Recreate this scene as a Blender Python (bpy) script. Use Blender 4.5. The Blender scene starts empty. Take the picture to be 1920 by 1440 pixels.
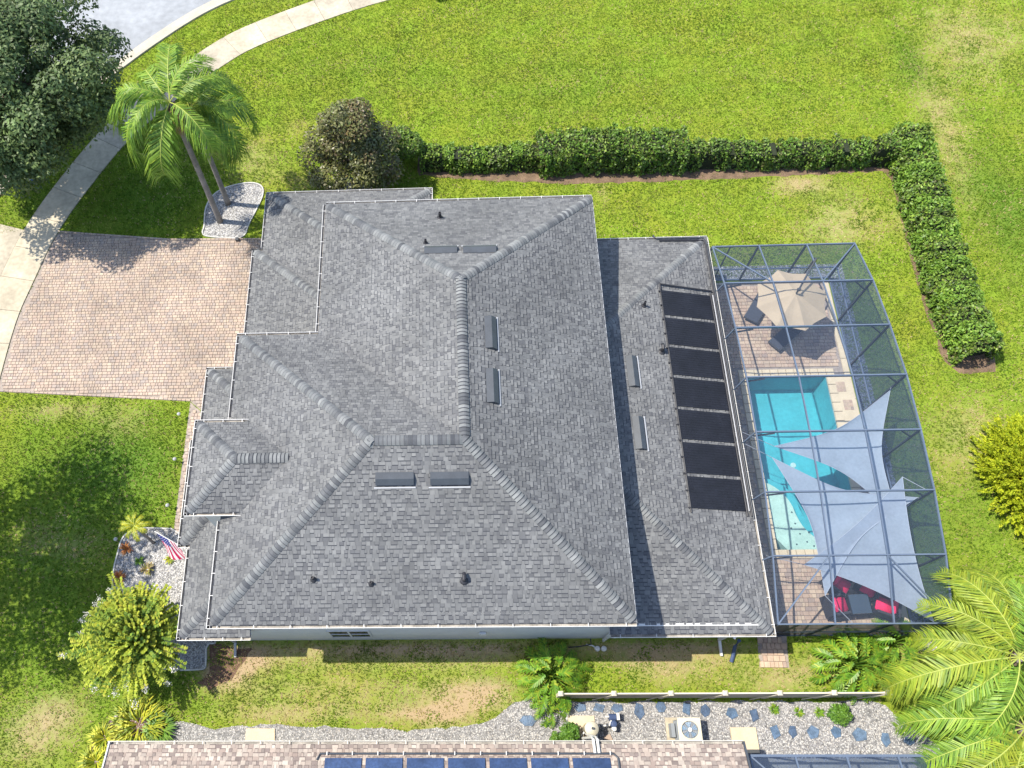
import bpy, bmesh, math, random
import numpy as np
from mathutils import Vector, Matrix
rng = np.random.default_rng(7); random.seed(7)
scene = bpy.context.scene
COL = scene.collection
# ------------------------------------------------------------------ camera
cd = bpy.data.cameras.new('camera'); cam = bpy.data.objects.new('camera', cd); COL.objects.link(cam)
cd.sensor_width = 36; cd.sensor_fit = 'HORIZONTAL'; cd.lens = 28.3286
cd.shift_x = 0.08966; cd.shift_y = 0.03284          # the photograph is an off-centre crop
cd.clip_start = .1; cd.clip_end = 2000
M3 = Matrix([[0.999083, 0.016735, 0.039418], [0.000454, 0.916287, -0.400523], [-0.042821, 0.400173, 0.915439]])
cam.matrix_world = Matrix.Translation((0, 0, 33.60)) @ M3.to_4x4()
scene.camera = cam
# ------------------------------------------------------------------ sky, sun, exposure
SUN = Vector((-.58, .088, 1.0)).normalized()        # towards the sun
elev = math.asin(SUN.z); azim = math.atan2(SUN.x, SUN.y)
w = bpy.data.worlds.new('World'); scene.world = w; w.use_nodes = True
nt = w.node_tree; bg = nt.nodes['Background']
sky = nt.nodes.new('ShaderNodeTexSky'); sky.sky_type = 'NISHITA'; sky.sun_disc = False
sky.sun_elevation = elev; sky.sun_rotation = azim; sky.air_density = 1.0; sky.dust_density = 1.0
nt.links.new(sky.outputs[0], bg.inputs[0]); bg.inputs[1].default_value = .15
sd = bpy.data.lights.new('sun', 'SUN'); sd.energy = 3.9; sd.angle = math.radians(.55); sd.color = (1, .935, .82)
sun = bpy.data.objects.new('sun', sd); COL.objects.link(sun)
sun.rotation_euler = SUN.to_track_quat('Z', 'Y').to_euler(); sun.location = (-20, 5, 40)
scene.view_settings.view_transform = 'Standard'; scene.view_settings.look = 'None'
scene.view_settings.exposure = .98; scene.view_settings.gamma = 1
scene.render.resolution_x = 1024; scene.render.resolution_y = 768
scene.render.engine = 'CYCLES'
scene.cycles.transparent_max_bounces = 24; scene.cycles.max_bounces = 6; scene.cycles.diffuse_bounces = 2; scene.cycles.glossy_bounces = 2; scene.cycles.transmission_bounces = 4
# ------------------------------------------------------------------ materials
MATS = {}
def pmat(name, cols, rough=.8, nscale=0, namp=.25, bump=0, bscale=40, spec=.3, metal=0, trans=0, extra=None, coat=0):
    """cols: one colour or a list picked per piece by its tint (face attribute + object random)."""
    m = bpy.data.materials.new(name); m.use_nodes = True; MATS[name] = m
    n = m.node_tree.nodes; L = m.node_tree.links; b = n['Principled BSDF']
    b.inputs['Roughness'].default_value = rough; b.inputs['Metallic'].default_value = metal
    b.inputs['Specular IOR Level'].default_value = spec
    if coat: b.inputs['Coat Weight'].default_value = coat
    if isinstance(cols[0], (int, float)): cols = [cols]
    if len(cols) > 1:
        at = n.new('ShaderNodeAttribute'); at.attribute_name = 'tint'
        oi = n.new('ShaderNodeObjectInfo')
        ad = n.new('ShaderNodeMath'); ad.operation = 'ADD'
        L.new(at.outputs['Fac'], ad.inputs[0]); L.new(oi.outputs['Random'], ad.inputs[1])
        fr = n.new('ShaderNodeMath'); fr.operation = 'FRACT'; L.new(ad.outputs[0], fr.inputs[0])
        cr = n.new('ShaderNodeValToRGB'); L.new(fr.outputs[0], cr.inputs[0])
        e = cr.color_ramp.elements
        while len(e) < len(cols): e.new(.5)
        for i, c in enumerate(cols):
            e[i].position = i / (len(cols) - 1); e[i].color = (*c, 1)
        out = cr.outputs[0]
    else:
        rg = n.new('ShaderNodeRGB'); rg.outputs[0].default_value = (*cols[0], 1); out = rg.outputs[0]
    geo = n.new('ShaderNodeNewGeometry')
    if nscale:
        for sc, am in ((nscale, namp), (nscale * 7.3, namp * .7)):
            nz = n.new('ShaderNodeTexNoise'); nz.inputs['Scale'].default_value = sc; nz.inputs['Detail'].default_value = 4
            L.new(geo.outputs['Position'], nz.inputs['Vector'])
            mr = n.new('ShaderNodeMapRange'); mr.inputs[1].default_value = .3; mr.inputs[2].default_value = .7
            mr.inputs[3].default_value = 1 - am; mr.inputs[4].default_value = 1 + am
            L.new(nz.outputs['Fac'], mr.inputs[0])
            vm = n.new('ShaderNodeVectorMath'); vm.operation = 'SCALE'
            L.new(out, vm.inputs[0]); L.new(mr.outputs[0], vm.inputs['Scale']); out = vm.outputs[0]
    if extra: out = extra(n, L, out, geo)
    L.new(out, b.inputs['Base Color'])
    if bump:
        nz = n.new('ShaderNodeTexNoise'); nz.inputs['Scale'].default_value = bscale; nz.inputs['Detail'].default_value = 5
        L.new(geo.outputs['Position'], nz.inputs['Vector'])
        bp = n.new('ShaderNodeBump'); bp.inputs['Strength'].default_value = bump; bp.inputs['Distance'].default_value = .03
        L.new(nz.outputs['Fac'], bp.inputs['Height']); L.new(bp.outputs[0], b.inputs['Normal'])
    if trans:
        tr = n.new('ShaderNodeBsdfTranslucent'); L.new(out, tr.inputs[0])
        mx = n.new('ShaderNodeMixShader'); mx.inputs[0].default_value = trans
        L.new(b.outputs[0], mx.inputs[1]); L.new(tr.outputs[0], mx.inputs[2])
        L.new(mx.outputs[0], n['Material Output'].inputs[0])
    return m
def seethrough(name, tcol, fac, dcol, gloss=0):
    """a fine screen or water: light passes (1-fac), the rest meets threads of colour dcol."""
    m = bpy.data.materials.new(name); m.use_nodes = True; MATS[name] = m
    n = m.node_tree.nodes; L = m.node_tree.links; b = n['Principled BSDF']
    b.inputs['Base Color'].default_value = (*dcol, 1); b.inputs['Roughness'].default_value = .12 if gloss else .6
    b.inputs['Specular IOR Level'].default_value = gloss if gloss else .3
    t = n.new('ShaderNodeBsdfTransparent'); t.inputs[0].default_value = (*tcol, 1)
    mx = n.new('ShaderNodeMixShader'); mx.inputs[0].default_value = fac
    L.new(t.outputs[0], mx.inputs[1]); L.new(b.outputs[0], mx.inputs[2]); L.new(mx.outputs[0], n['Material Output'].inputs[0])
    if gloss:
        geo = n.new('ShaderNodeNewGeometry'); nz = n.new('ShaderNodeTexNoise'); nz.inputs['Scale'].default_value = 2.2; nz.inputs['Detail'].default_value = 3
        bu = n.new('ShaderNodeBump'); bu.inputs['Strength'].default_value = .25; bu.inputs['Distance'].default_value = .05
        L.new(geo.outputs['Position'], nz.inputs['Vector']); L.new(nz.outputs['Fac'], bu.inputs['Height']); L.new(bu.outputs[0], b.inputs['Normal'])
    return m
def lawn_extra(n, L, out, geo):
    at = n.new('ShaderNodeAttribute'); at.attribute_name = 'dry'
    dp = n.new('ShaderNodeAttribute'); dp.attribute_name = 'lush'
    nz = n.new('ShaderNodeTexNoise'); nz.inputs['Scale'].default_value = .55; nz.inputs['Detail'].default_value = 6
    L.new(geo.outputs['Position'], nz.inputs['Vector'])
    mr = n.new('ShaderNodeMapRange'); mr.inputs[1].default_value = .35; mr.inputs[2].default_value = .68
    L.new(nz.outputs['Fac'], mr.inputs[0])
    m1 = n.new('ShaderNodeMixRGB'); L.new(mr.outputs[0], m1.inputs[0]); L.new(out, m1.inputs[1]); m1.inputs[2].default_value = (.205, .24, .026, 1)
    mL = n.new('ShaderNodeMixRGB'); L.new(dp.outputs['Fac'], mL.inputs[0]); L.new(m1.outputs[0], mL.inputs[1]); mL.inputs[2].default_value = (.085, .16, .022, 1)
    n2 = n.new('ShaderNodeTexNoise'); n2.inputs['Scale'].default_value = 3.2; n2.inputs['Detail'].default_value = 5
    L.new(geo.outputs['Position'], n2.inputs['Vector'])
    ma = n.new('ShaderNodeMath'); ma.operation = 'MULTIPLY_ADD'; L.new(n2.outputs['Fac'], ma.inputs[0]); ma.inputs[1].default_value = 1.6; ma.inputs[2].default_value = -.8
    sm = n.new('ShaderNodeMath'); sm.operation = 'ADD'; sm.use_clamp = True; L.new(ma.outputs[0], sm.inputs[0]); L.new(at.outputs['Fac'], sm.inputs[1])
    mz = n.new('ShaderNodeMath'); mz.operation = 'MULTIPLY'; L.new(sm.outputs[0], mz.inputs[0]); L.new(at.outputs['Fac'], mz.inputs[1]); mz.use_clamp = True
    m2 = n.new('ShaderNodeMixRGB'); L.new(mz.outputs[0], m2.inputs[0]); L.new(mL.outputs[0], m2.inputs[1]); m2.inputs[2].default_value = (.36, .27, .16, 1)
    return m2.outputs[0]
G3 = lambda *a: a
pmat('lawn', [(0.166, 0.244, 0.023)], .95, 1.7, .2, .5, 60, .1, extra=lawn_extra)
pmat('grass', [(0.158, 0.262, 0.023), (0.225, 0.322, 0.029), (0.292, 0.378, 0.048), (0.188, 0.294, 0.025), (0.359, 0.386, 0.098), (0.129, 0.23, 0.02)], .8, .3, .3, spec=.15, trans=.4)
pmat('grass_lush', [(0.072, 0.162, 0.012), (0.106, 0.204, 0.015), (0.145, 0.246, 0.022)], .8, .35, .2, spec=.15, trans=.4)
pmat('grass_dry', [(.38, .28, .15), (.46, .37, .2), (.3, .24, .09), (.34, .33, .07), (.26, .17, .09)], .9, .5, .2, spec=.1, trans=.15)
pmat('soil', [(.153, .104, .068)], .95, 2.5, .35, .6, 30)
pmat('mulch', [(.081, .045, .032), (.135, .081, .054), (.180, .117, .081)], .95, 6, .3, .5, 40)
pmat('asphalt', [(0.259, 0.272, 0.287)], .9, .35, .16, .2, 150)
pmat('concrete', [(0.4, 0.349, 0.259), (0.437, 0.386, 0.289), (0.37, 0.326, 0.252)], .85, .7, .2, .12, 90)
pmat('kerb', [(0.416, 0.374, 0.302)], .85, 1.2, .12, .1, 90)
pmat('joint_sand', [(0.278, 0.235, 0.202)], .95, 5, .2)
pmat('paver', [(0.35, 0.268, 0.213), (0.385, 0.307, 0.237), (0.333, 0.258, 0.21), (0.306, 0.251, 0.215), (0.394, 0.319, 0.246), (0.364, 0.276, 0.219), (0.289, 0.245, 0.217), (0.374, 0.294, 0.226)], .85, .45, .17, .15, 120)
pmat('deck_paver', [(0.341, 0.243, 0.185), (0.408, 0.294, 0.214), (0.45, 0.337, 0.237), (0.287, 0.218, 0.179), (0.477, 0.367, 0.26), (0.368, 0.262, 0.202)], .8, 1.2, .12, .1, 120)
pmat('coping', [(0.563, 0.466, 0.316), (0.522, 0.432, 0.295)], .7, 2, .08, .06, 60)
pmat('gravel_base', [(.195, .191, .187)], .95, 9, .45, .6, 60)
pmat('gravel', [(0.421, 0.413, 0.388), (0.287, 0.287, 0.295), (0.53, 0.514, 0.481), (0.168, 0.168, 0.186), (0.379, 0.346, 0.304), (0.472, 0.463, 0.446)], .8)
pmat('gravel_white', [(.515, .507, .484), (.343, .343, .359), (.593, .577, .546), (.156, .156, .179), (.452, .429, .374)], .75)
pmat('edging', [(.468, .452, .421)], .8, 3, .15)
pmat('shingle', [(0.126, 0.129, 0.131), (0.153, 0.155, 0.156), (0.109, 0.111, 0.114), (0.174, 0.176, 0.175), (0.138, 0.14, 0.141), (0.089, 0.091, 0.097), (0.159, 0.161, 0.161)], .9, .33, .13, .25, 260, .25)
pmat('shingle_shadow_band', [(.048, .051, .061), (.066, .069, .078)], .95)  # dark tab edges, with their shadow line put into the colour
pmat('roof_deck', [(.101, .105, .117)], .9, 2, .15)
pmat('ridge', [(0.127, 0.135, 0.139), (0.187, 0.194, 0.194), (0.091, 0.095, 0.103), (0.213, 0.219, 0.218), (0.07, 0.074, 0.082), (0.154, 0.16, 0.161)], .9, 1, .1, .2, 200, .25)
pmat('shingle_tan', [(0.221, 0.178, 0.154), (0.4, 0.342, 0.285), (0.153, 0.124, 0.112), (0.442, 0.384, 0.324), (0.247, 0.193, 0.165), (0.357, 0.295, 0.247), (0.179, 0.144, 0.131)], .9, .8, .12, .2, 200, .2)
pmat('shingle_tan_shadow_band', [(.140, .109, .101), (.172, .140, .125)], .95)  # tan tab edges, darkened to paint in their shadow line
pmat('tan_deck', [(.234, .195, .172)], .9, 2, .15)
pmat('stucco', [(.562, .554, .530)], .9, 1.5, .05, .1, 120)
pmat('stucco_tan', [(.484, .429, .343)], .9, 1.5, .05, .1, 120)
pmat('white_metal', [(0.562, 0.554, 0.534)], .45, 1.1, .07, spec=.5)
pmat('cream_metal', [(.593, .562, .484)], .45, 1.1, .07, spec=.5)
pmat('gutter_inner', [(.30, .28, .25)], .9, 3, .3)
pmat('vent_metal', [(0.045, 0.053, 0.064)], .5, 3, .12, spec=.5)
pmat('dark_pipe', [(.025, .025, .03)], .5, spec=.4)
pmat('solar_black', [(.009, .010, .015)], .55, 1.5, .3, .3, 70, .4)
pmat('solar_blue', [(.03, .055, .125)], .3, 1.5, .3, .2, 50, .6)
pmat('strap_grey', [(.351, .359, .374)], .5)
pmat('cage_metal', [(.10, .13, .18)], .38, 1.5, .08, spec=.5)
pmat('cage_shaded', [(.022, .028, .04)], .5, spec=.4)  # darkened copy of the cage metal: shade behind the screens put into colour
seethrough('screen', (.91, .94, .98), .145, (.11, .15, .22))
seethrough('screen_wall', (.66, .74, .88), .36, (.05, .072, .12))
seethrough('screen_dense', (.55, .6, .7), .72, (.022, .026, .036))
seethrough('water', (.80, .97, .98), .06, (.12, .42, .46), 1.0)
pmat('pool_plaster', [(.078, .390, .437)], .7, .9, .12, .1, 20)
pmat('pool_shelf', [(.577, .569, .476)], .7, 1.3, .12)
pmat('pool_tile', [(.12, .3, .36), (.2, .42, .46), (.16, .25, .34)], .3)
pmat('sail', [(0.357, 0.41, 0.478)], .8, 1.2, .08, .1, 40, .2, trans=.36)
pmat('sail_hem', [(.36, .39, .44)], .8)
pmat('rope', [(.30, .31, .33)], .8)
pmat('canvas_beige', [(0.485, 0.381, 0.26)], .85, 2, .05, spec=.2, trans=.18)
pmat('dark_metal', [(.055, .058, .065)], .45, spec=.5)
pmat('sling', [(.045, .05, .066)], .7, 20, .2)
pmat('wicker', [(.028, .028, .034)], .6, 30, .4, .5, 120, .4)
pmat('red_cushion', [(.70, .02, .10)], .8, 4, .12)
pmat('glass_top', [(.045, .065, .09)], .12, spec=.7)
pmat('slate', [(.07, .115, .18), (.10, .15, .22), (.055, .085, .14)], .35, 6, .35, .5, 20, .6)
pmat('leaf_oak', [(0.047, 0.075, 0.023), (0.076, 0.122, 0.037), (0.118, 0.176, 0.056), (0.056, 0.091, 0.03), (0.17, 0.234, 0.078), (0.092, 0.133, 0.043)], .55, .35, .3, spec=.4, trans=.2)
pmat('leaf_magnolia', [(0.068, 0.071, 0.024), (0.105, 0.114, 0.035), (0.148, 0.152, 0.044), (0.08, 0.054, 0.022), (0.161, 0.12, 0.039), (0.136, 0.179, 0.044)], .45, 1.2, .2, spec=.5, trans=.12)
pmat('leaf_hedge', [(.08, .155, .02), (.115, .22, .025), (.165, .29, .03), (.09, .18, .02), (.24, .35, .045), (.05, .10, .018), (.13, .13, .04)], .5, .9, .2, spec=.4, trans=.22)
pmat('leaf_yellow', [(0.394, 0.469, 0.022), (0.567, 0.616, 0.031), (0.271, 0.37, 0.022), (0.665, 0.665, 0.037), (0.185, 0.259, 0.019)], .6, 1.5, .15, spec=.3, trans=.42)
pmat('leaf_myrtle', [(.14, .24, .035), (.24, .34, .035), (.09, .18, .03), (.36, .41, .04), (.30, .38, .04), (.46, .43, .05)], .6, 1.3, .2, spec=.3, trans=.28)
pmat('leaf_shrub', [(.05, .13, .015), (.09, .2, .02), (.15, .28, .03), (.20, .32, .04)], .5, 2, .15, spec=.4, trans=.22)
pmat('leaf_philo', [(0.09, 0.225, 0.018), (0.144, 0.297, 0.023), (0.234, 0.36, 0.027), (0.063, 0.171, 0.018), (0.324, 0.378, 0.027)], .45, 2, .12, spec=.4, trans=.25)
pmat('leaf_fern', [(.34, .37, .025), (.48, .46, .035), (.22, .28, .022), (.14, .2, .02)], .55, 2, .15, spec=.3, trans=.22)
pmat('leaf_red', [(.35, .10, .03), (.45, .20, .05), (.22, .06, .03)], .6, trans=.15)
pmat('frond', [(0.11, 0.22, 0.025), (0.165, 0.293, 0.031), (0.252, 0.376, 0.039), (0.082, 0.178, 0.025), (0.316, 0.418, 0.043)], .5, .8, .2, spec=.4, trans=.25)
pmat('frond_yellow', [(0.195, 0.274, 0.026), (0.295, 0.363, 0.03), (0.131, 0.221, 0.026), (0.368, 0.399, 0.039), (0.245, 0.337, 0.03)], .5, .8, .2, spec=.4, trans=.28)
pmat('frond_dead', [(.30, .21, .09), (.38, .28, .12), (.22, .15, .07)], .8, .8, .2, trans=.15)
pmat('rachis', [(.34, .38, .08)], .6)
pmat('bark_palm', [(.234, .211, .195), (.187, .172, .160)], .9, 2.5, .25, .4, 25)
pmat('bark', [(.13, .095, .07)], .95, 3, .3, .5, 25)
pmat('twig_core', [(.022, .028, .014)], .95, 3, .3)
pmat('flower_white', [(.738, .720, .666), (.666, .630, .558)], .8, trans=.2)
pmat('fence_vinyl', [(.562, .499, .390)], .5, 1, .05)
pmat('fence_side', [(.390, .335, .265)], .6, 1, .06)
pmat('flag_red', [(.55, .02, .10)], .8, trans=.2)
pmat('flag_white', [(.82, .78, .80)], .8, trans=.2)
pmat('flag_blue', [(.025, .035, .22)], .8, trans=.2)
pmat('hydrant_blue', [(.015, .07, .42)], .4, spec=.5)
pmat('plastic_white', [(.608, .601, .562)], .5)
pmat('plastic_tan', [(.562, .515, .390)], .5, 3, .06)
pmat('fan_blade', [(.16, .27, .40)], .4, spec=.5)
pmat('ac_fin', [(.22, .24, .26)], .5)
pmat('pvc_blue', [(.05, .075, .15)], .4)
pmat('window_glass', [(.02, .025, .03)], .06, spec=.9)
pmat('wood_brown', [(.2, .13, .09)], .8)
# ------------------------------------------------------------------ mesh helpers
class MB:
    def __init__(s): s.v = []; s.f = []; s.t = []; s.m = []
    def add(s, vs, fs, tint=None, mi=0):
        o = len(s.v); s.v.extend([tuple(v) for v in vs])
        t = random.random() if tint is None else tint
        for f in fs: s.f.append(tuple(i + o for i in f)); s.t.append(t); s.m.append(mi)
    def box(s, c, d, rz=0, tint=None, mi=0, bev=0):
        hx, hy, hz = d[0] / 2, d[1] / 2, d[2] / 2
        vs = []
        ca, sa = math.cos(rz), math.sin(rz)
        for z, k in ((-hz, 0), (hz, bev)):
            for x, y in ((-hx + k, -hy + k), (hx - k, -hy + k), (hx - k, hy - k), (-hx + k, hy - k)):
                vs.append((c[0] + x * ca - y * sa, c[1] + x * sa + y * ca, c[2] + z))
        s.add(vs, [(3, 2, 1, 0), (4, 5, 6, 7), (0, 1, 5, 4), (1, 2, 6, 5), (2, 3, 7, 6), (3, 0, 4, 7)], tint, mi)
    def bar(s, a, b, w, h=None, tint=None, mi=0):
        """rectangular bar from a to b"""
        a, b = Vector(a), Vector(b); d = (b - a).normalized(); h = h or w
        up = Vector((0, 0, 1)) if abs(d.z) < .95 else Vector((0, 1, 0))
        x = d.cross(up).normalized() * w / 2; y = x.cross(d).normalized() * h / 2
        vs = [a - x - y, a + x - y, a + x + y, a - x + y, b - x - y, b + x - y, b + x + y, b - x + y]
        s.add(vs, [(0, 1, 2, 3), (7, 6, 5, 4), (0, 4, 5, 1), (1, 5, 6, 2), (2, 6, 7, 3), (3, 7, 4, 0)], tint, mi)
    def tube(s, pts, r, n=8, tint=None, mi=0, cap=True):
        pts = [Vector(p) for p in pts]; rs = r if isinstance(r, (list, tuple)) else [r] * len(pts)
        rings = []
        for i, p in enumerate(pts):
            d = (pts[min(i + 1, len(pts) - 1)] - pts[max(i - 1, 0)]).normalized()
            up = Vector((0, 0, 1)) if abs(d.z) < .9 else Vector((0, 1, 0))
            x = d.cross(up).normalized(); y = x.cross(d)
            rings.append([p + (x * math.cos(2 * math.pi * k / n) + y * math.sin(2 * math.pi * k / n)) * rs[i] for k in range(n)])
        vs = [v for r_ in rings for v in r_]; fs = []
        for i in range(len(pts) - 1):
            for k in range(n):
                fs.append((i * n + k, i * n + (k + 1) % n, (i + 1) * n + (k + 1) % n, (i + 1) * n + k))
        if cap: fs.append(tuple(range(n - 1, -1, -1))); fs.append(tuple((len(pts) - 1) * n + k for k in range(n)))
        s.add(vs, fs, tint, mi)
    def lathe(s, c, prof, n=16, tint=None, mi=0):
        vs = []; fs = []
        for r, z in prof:
            for k in range(n):
                a = 2 * math.pi * k / n; vs.append((c[0] + r * math.cos(a), c[1] + r * math.sin(a), c[2] + z))
        for i in range(len(prof) - 1):
            for k in range(n): fs.append((i * n + k, i * n + (k + 1) % n, (i + 1) * n + (k + 1) % n, (i + 1) * n + k))
        fs.append(tuple((len(prof) - 1) * n + k for k in range(n))); fs.append(tuple(range(n - 1, -1, -1)))
        s.add(vs, fs, tint, mi)
    def prism(s, poly, z0, z1, tint=None, mi=0, inset=0):
        n = len(poly); cx = sum(p[0] for p in poly) / n; cy = sum(p[1] for p in poly) / n
        top = [(p[0] + (cx - p[0]) * inset, p[1] + (cy - p[1]) * inset, z1) for p in poly]
        vs = [(p[0], p[1], z0) for p in poly] + top
        s.add(vs, [tuple(range(n - 1, -1, -1)), tuple(range(n, 2 * n))] + [(i, (i + 1) % n, n + (i + 1) % n, n + i) for i in range(n)], tint, mi)
    def mesh(s, name, mats):
        me = bpy.data.meshes.new(name)
        me.from_pydata([tuple(v) for v in s.v], [], s.f)
        for m in (mats if isinstance(mats, (list, tuple)) else [mats]): me.materials.append(MATS[m])
        if any(s.m): me.polygons.foreach_set('material_index', s.m)
        a = me.attributes.new('tint', 'FLOAT', 'FACE'); a.data.foreach_set('value', s.t)
        me.update()
        return me
    def obj(s, name, mats, parent=None, smooth=False):
        o = bpy.data.objects.new(name, s.mesh(name, mats)); COL.objects.link(o)
        if smooth: o.data.shade_smooth()
        if parent: o.parent = parent; o.matrix_parent_inverse = parent_inv(parent)
        return o
def parent_inv(p):
    return (Matrix.Translation(p.location) @ p.rotation_euler.to_matrix().to_4x4()).inverted() if p.type == 'EMPTY' else Matrix()
def npmesh(name, V, F, mats, tint=None, mi=None):
    """V (n,3) float, F (m,k) int with k = 3 or 4"""
    me = bpy.data.meshes.new(name); V = np.asarray(V, np.float32); F = np.asarray(F, np.int32); k = F.shape[1]
    me.vertices.add(len(V)); me.vertices.foreach_set('co', V.ravel())
    me.loops.add(F.size); me.loops.foreach_set('vertex_index', F.ravel())
    me.polygons.add(len(F)); me.polygons.foreach_set('loop_start', np.arange(0, F.size, k, dtype=np.int32))
    me.polygons.foreach_set('loop_total', np.full(len(F), k, np.int32))
    for m in (mats if isinstance(mats, (list, tuple)) else [mats]): me.materials.append(MATS[m])
    if mi is not None: me.polygons.foreach_set('material_index', np.asarray(mi, np.int32))
    a = me.attributes.new('tint', 'FLOAT', 'FACE')
    a.data.foreach_set('value', (rng.random(len(F)) if tint is None else np.asarray(tint)).astype(np.float32))
    me.update(calc_edges=True); me.validate()
    return me
def link(name, me, parent=None):
    o = bpy.data.objects.new(name, me); COL.objects.link(o)
    if parent: o.parent = parent; o.matrix_parent_inverse = parent_inv(parent)
    return o
def tag(o, label=None, cat=None, group=None, kind=None):
    if label: o['label'] = label
    if cat: o['category'] = cat
    if group: o['group'] = group
    if kind: o['kind'] = kind
    return o
def thing(name, label, cat, loc=(0, 0, 0), group=None):
    o = bpy.data.objects.new(name, None); COL.objects.link(o); o.location = (loc[0], loc[1], loc[2] if len(loc) > 2 else 0)
    o.empty_display_size = .3
    return tag(o, label, cat, group)
def inpoly(P, poly):
    x, y = P[:, 0], P[:, 1]; ins = np.zeros(len(P), bool); n = len(poly)
    for i in range(n):
        x0, y0 = poly[i][:2]; x1, y1 = poly[(i + 1) % n][:2]
        c = ((y0 > y) != (y1 > y)) & (x < (x1 - x0) * (y - y0) / ((y1 - y0) or 1e-9) + x0); ins ^= c
    return ins
def smooth_poly(pts, it=2, closed=True):
    for _ in range(it):
        q = []; n = len(pts)
        for i in range(n if closed else n - 1):
            a, b = pts[i], pts[(i + 1) % n]
            q.append(tuple(.75 * u + .25 * v for u, v in zip(a, b))); q.append(tuple(.25 * u + .75 * v for u, v in zip(a, b)))
        if not closed: q = [pts[0]] + q + [pts[-1]]
        pts = q
    return pts
def place_pieces(parent, name, restname, variants, items, mats, limit=300):
    """items: (variant, x, y, z, rz, score). The best-scored become objects, the rest one mesh."""
    items = sorted(items, key=lambda i: -i[5]); Ms = {k: v.mesh(name, mats) for k, v in variants.items()}
    inv = parent_inv(parent)
    for k, x, y, z, rz, sc in items[:limit]:
        o = bpy.data.objects.new(name, Ms[k]); COL.objects.link(o); o.parent = parent; o.matrix_parent_inverse = inv
        o.location = (x, y, z); o.rotation_euler = (0, 0, rz)
    if len(items) > limit:
        mb = MB()
        for k, x, y, z, rz, sc in items[limit:]:
            v = variants[k]; ca, sa = math.cos(rz), math.sin(rz); t = random.random()
            o = len(mb.v); mb.v.extend([(x + a * ca - b * sa, y + a * sa + b * ca, z + c) for a, b, c in v.v])
            for f, m in zip(v.f, v.m): mb.f.append(tuple(i + o for i in f)); mb.t.append(t); mb.m.append(m)
        o = mb.obj(restname, mats, parent); o['kind'] = 'stuff'
# ================================================================== the setting: ground, road, paths
POOL = (13.42, 8.38, 17.05, 16.45)                    # x0 y0 x1 y1
FRAME = [(-29.49,44.88), (34.83,41.36), (21.96,-0.65), (-18.98,-0.70)]
DRY = [(*(17.89,27.32),1.6,.6,.9), (*(19.89,25.42),2.2,1.6,.5), (*(18.34,24.18),3,1.2,.35), (*(27.99,36.69),2.0,3.2,.55), (*(25.90,31.78),1.2,2.5,.6), (*(30.75,37.36),2,3,.4),
       (*(25.89,27.54),.8,3,.45), (*(22.99,13.82),1.6,1.8,.5), (*(21.46,12.34),1.6,2,.35), (*(-3.30,2.78),4.5,.8,0.47), (*(0.29,2.57),1.6,.9,0.77), (*(-2.02,1.89),2,.35,0.59), (*(-7.52,2.00),3,.5,0.43),
       (*(-8.02,3.00),1.5,.6,0.23), (*(-16.83,1.22),1.8,1.4,.75), (*(-15.72,2.21),1.2,.8,.45), (*(-10.57,30.29),1.6,1.5,.55), (*(-8.10,32.24),1,.8,.4), (*(-18.09,15.36),3,.5,.6), (*(-15.18,14.50),1.5,.7,.45), (*(-16.19,8.74),1.6,1.2,.35),
       (*(-18.41,9.24),1.4,1.1,.35), (*(7.30,3.86),1,.7,0.33), (*(9.97,3.54),2.6,.8,0.43), (*(12.20,3.23),1.4,.35,0.45), (*(-9.38,3.62),.9,.7,1.2), (*(-1.18,4.37),9,.42,1.23), (*(9.45,4.32),3,.35,.7), (*(7.81,27.50),.3,1.2,.8),
       (*(-6.73,28.36),1.4,.6,.6), (*(22.57,24.69),.5,1.6,.5), (*(-9.02,28.80),1.5,.8,.4), (*(5.98,30.68),2,.4,.35), (*(-11.80,9.17),.8,.5,.4), (*(-18.49,32.46),.8,.8,.3), (*(13.45,3.33),1.5,.6,0.51), (*(17.74,4.22),1.2,.4,.7), (*(-8.77,4.03),1.4,.5,.9), (*(-5.46,3.20),3,.7,0.23), (*(-6.23,1.80),2.5,.35,0.39), (*(1.55,2.77),1,.6,0.51), (*(-0.77,1.79),1.2,.4,0.59), (*(8.29,3.35),1.2,.6,0.33), (*(14.39,3.93),.8,.5,.4)]
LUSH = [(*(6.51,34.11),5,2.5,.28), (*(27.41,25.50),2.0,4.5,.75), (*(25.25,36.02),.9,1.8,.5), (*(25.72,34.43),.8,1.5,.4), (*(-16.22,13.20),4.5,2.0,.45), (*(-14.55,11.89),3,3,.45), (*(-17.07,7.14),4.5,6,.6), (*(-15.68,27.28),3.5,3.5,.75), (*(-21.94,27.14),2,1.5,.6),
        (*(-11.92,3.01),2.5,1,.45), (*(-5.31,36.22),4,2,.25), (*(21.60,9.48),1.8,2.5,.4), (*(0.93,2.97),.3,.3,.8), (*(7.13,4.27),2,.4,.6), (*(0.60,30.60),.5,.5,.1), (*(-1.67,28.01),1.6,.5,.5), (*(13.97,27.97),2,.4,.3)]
def field(P, blobs):
    s = np.zeros(len(P))
    for cx, cy, rx, ry, a in blobs: s += a * np.exp(-((P[:, 0] - cx) / rx) ** 2 - ((P[:, 1] - cy) / ry) ** 2)
    return np.clip(s, 0, 1.2)
gx = sorted(set(np.round(np.r_[-400, -200, -100, -60, np.arange(-38, 42.1, .5), 60, 100, 200, 400, POOL[0], POOL[2]], 3)))
gy = sorted(set(np.round(np.r_[-300, -150, -60, -20, np.arange(-8, 50.1, .5), 70, 110, 200, 420, POOL[1], POOL[3]], 3)))
GX, GY = np.meshgrid(gx, gy, indexing='ij'); nx, ny = GX.shape
V = np.c_[GX.ravel(), GY.ravel(), np.zeros(GX.size)]
F = []
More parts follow.
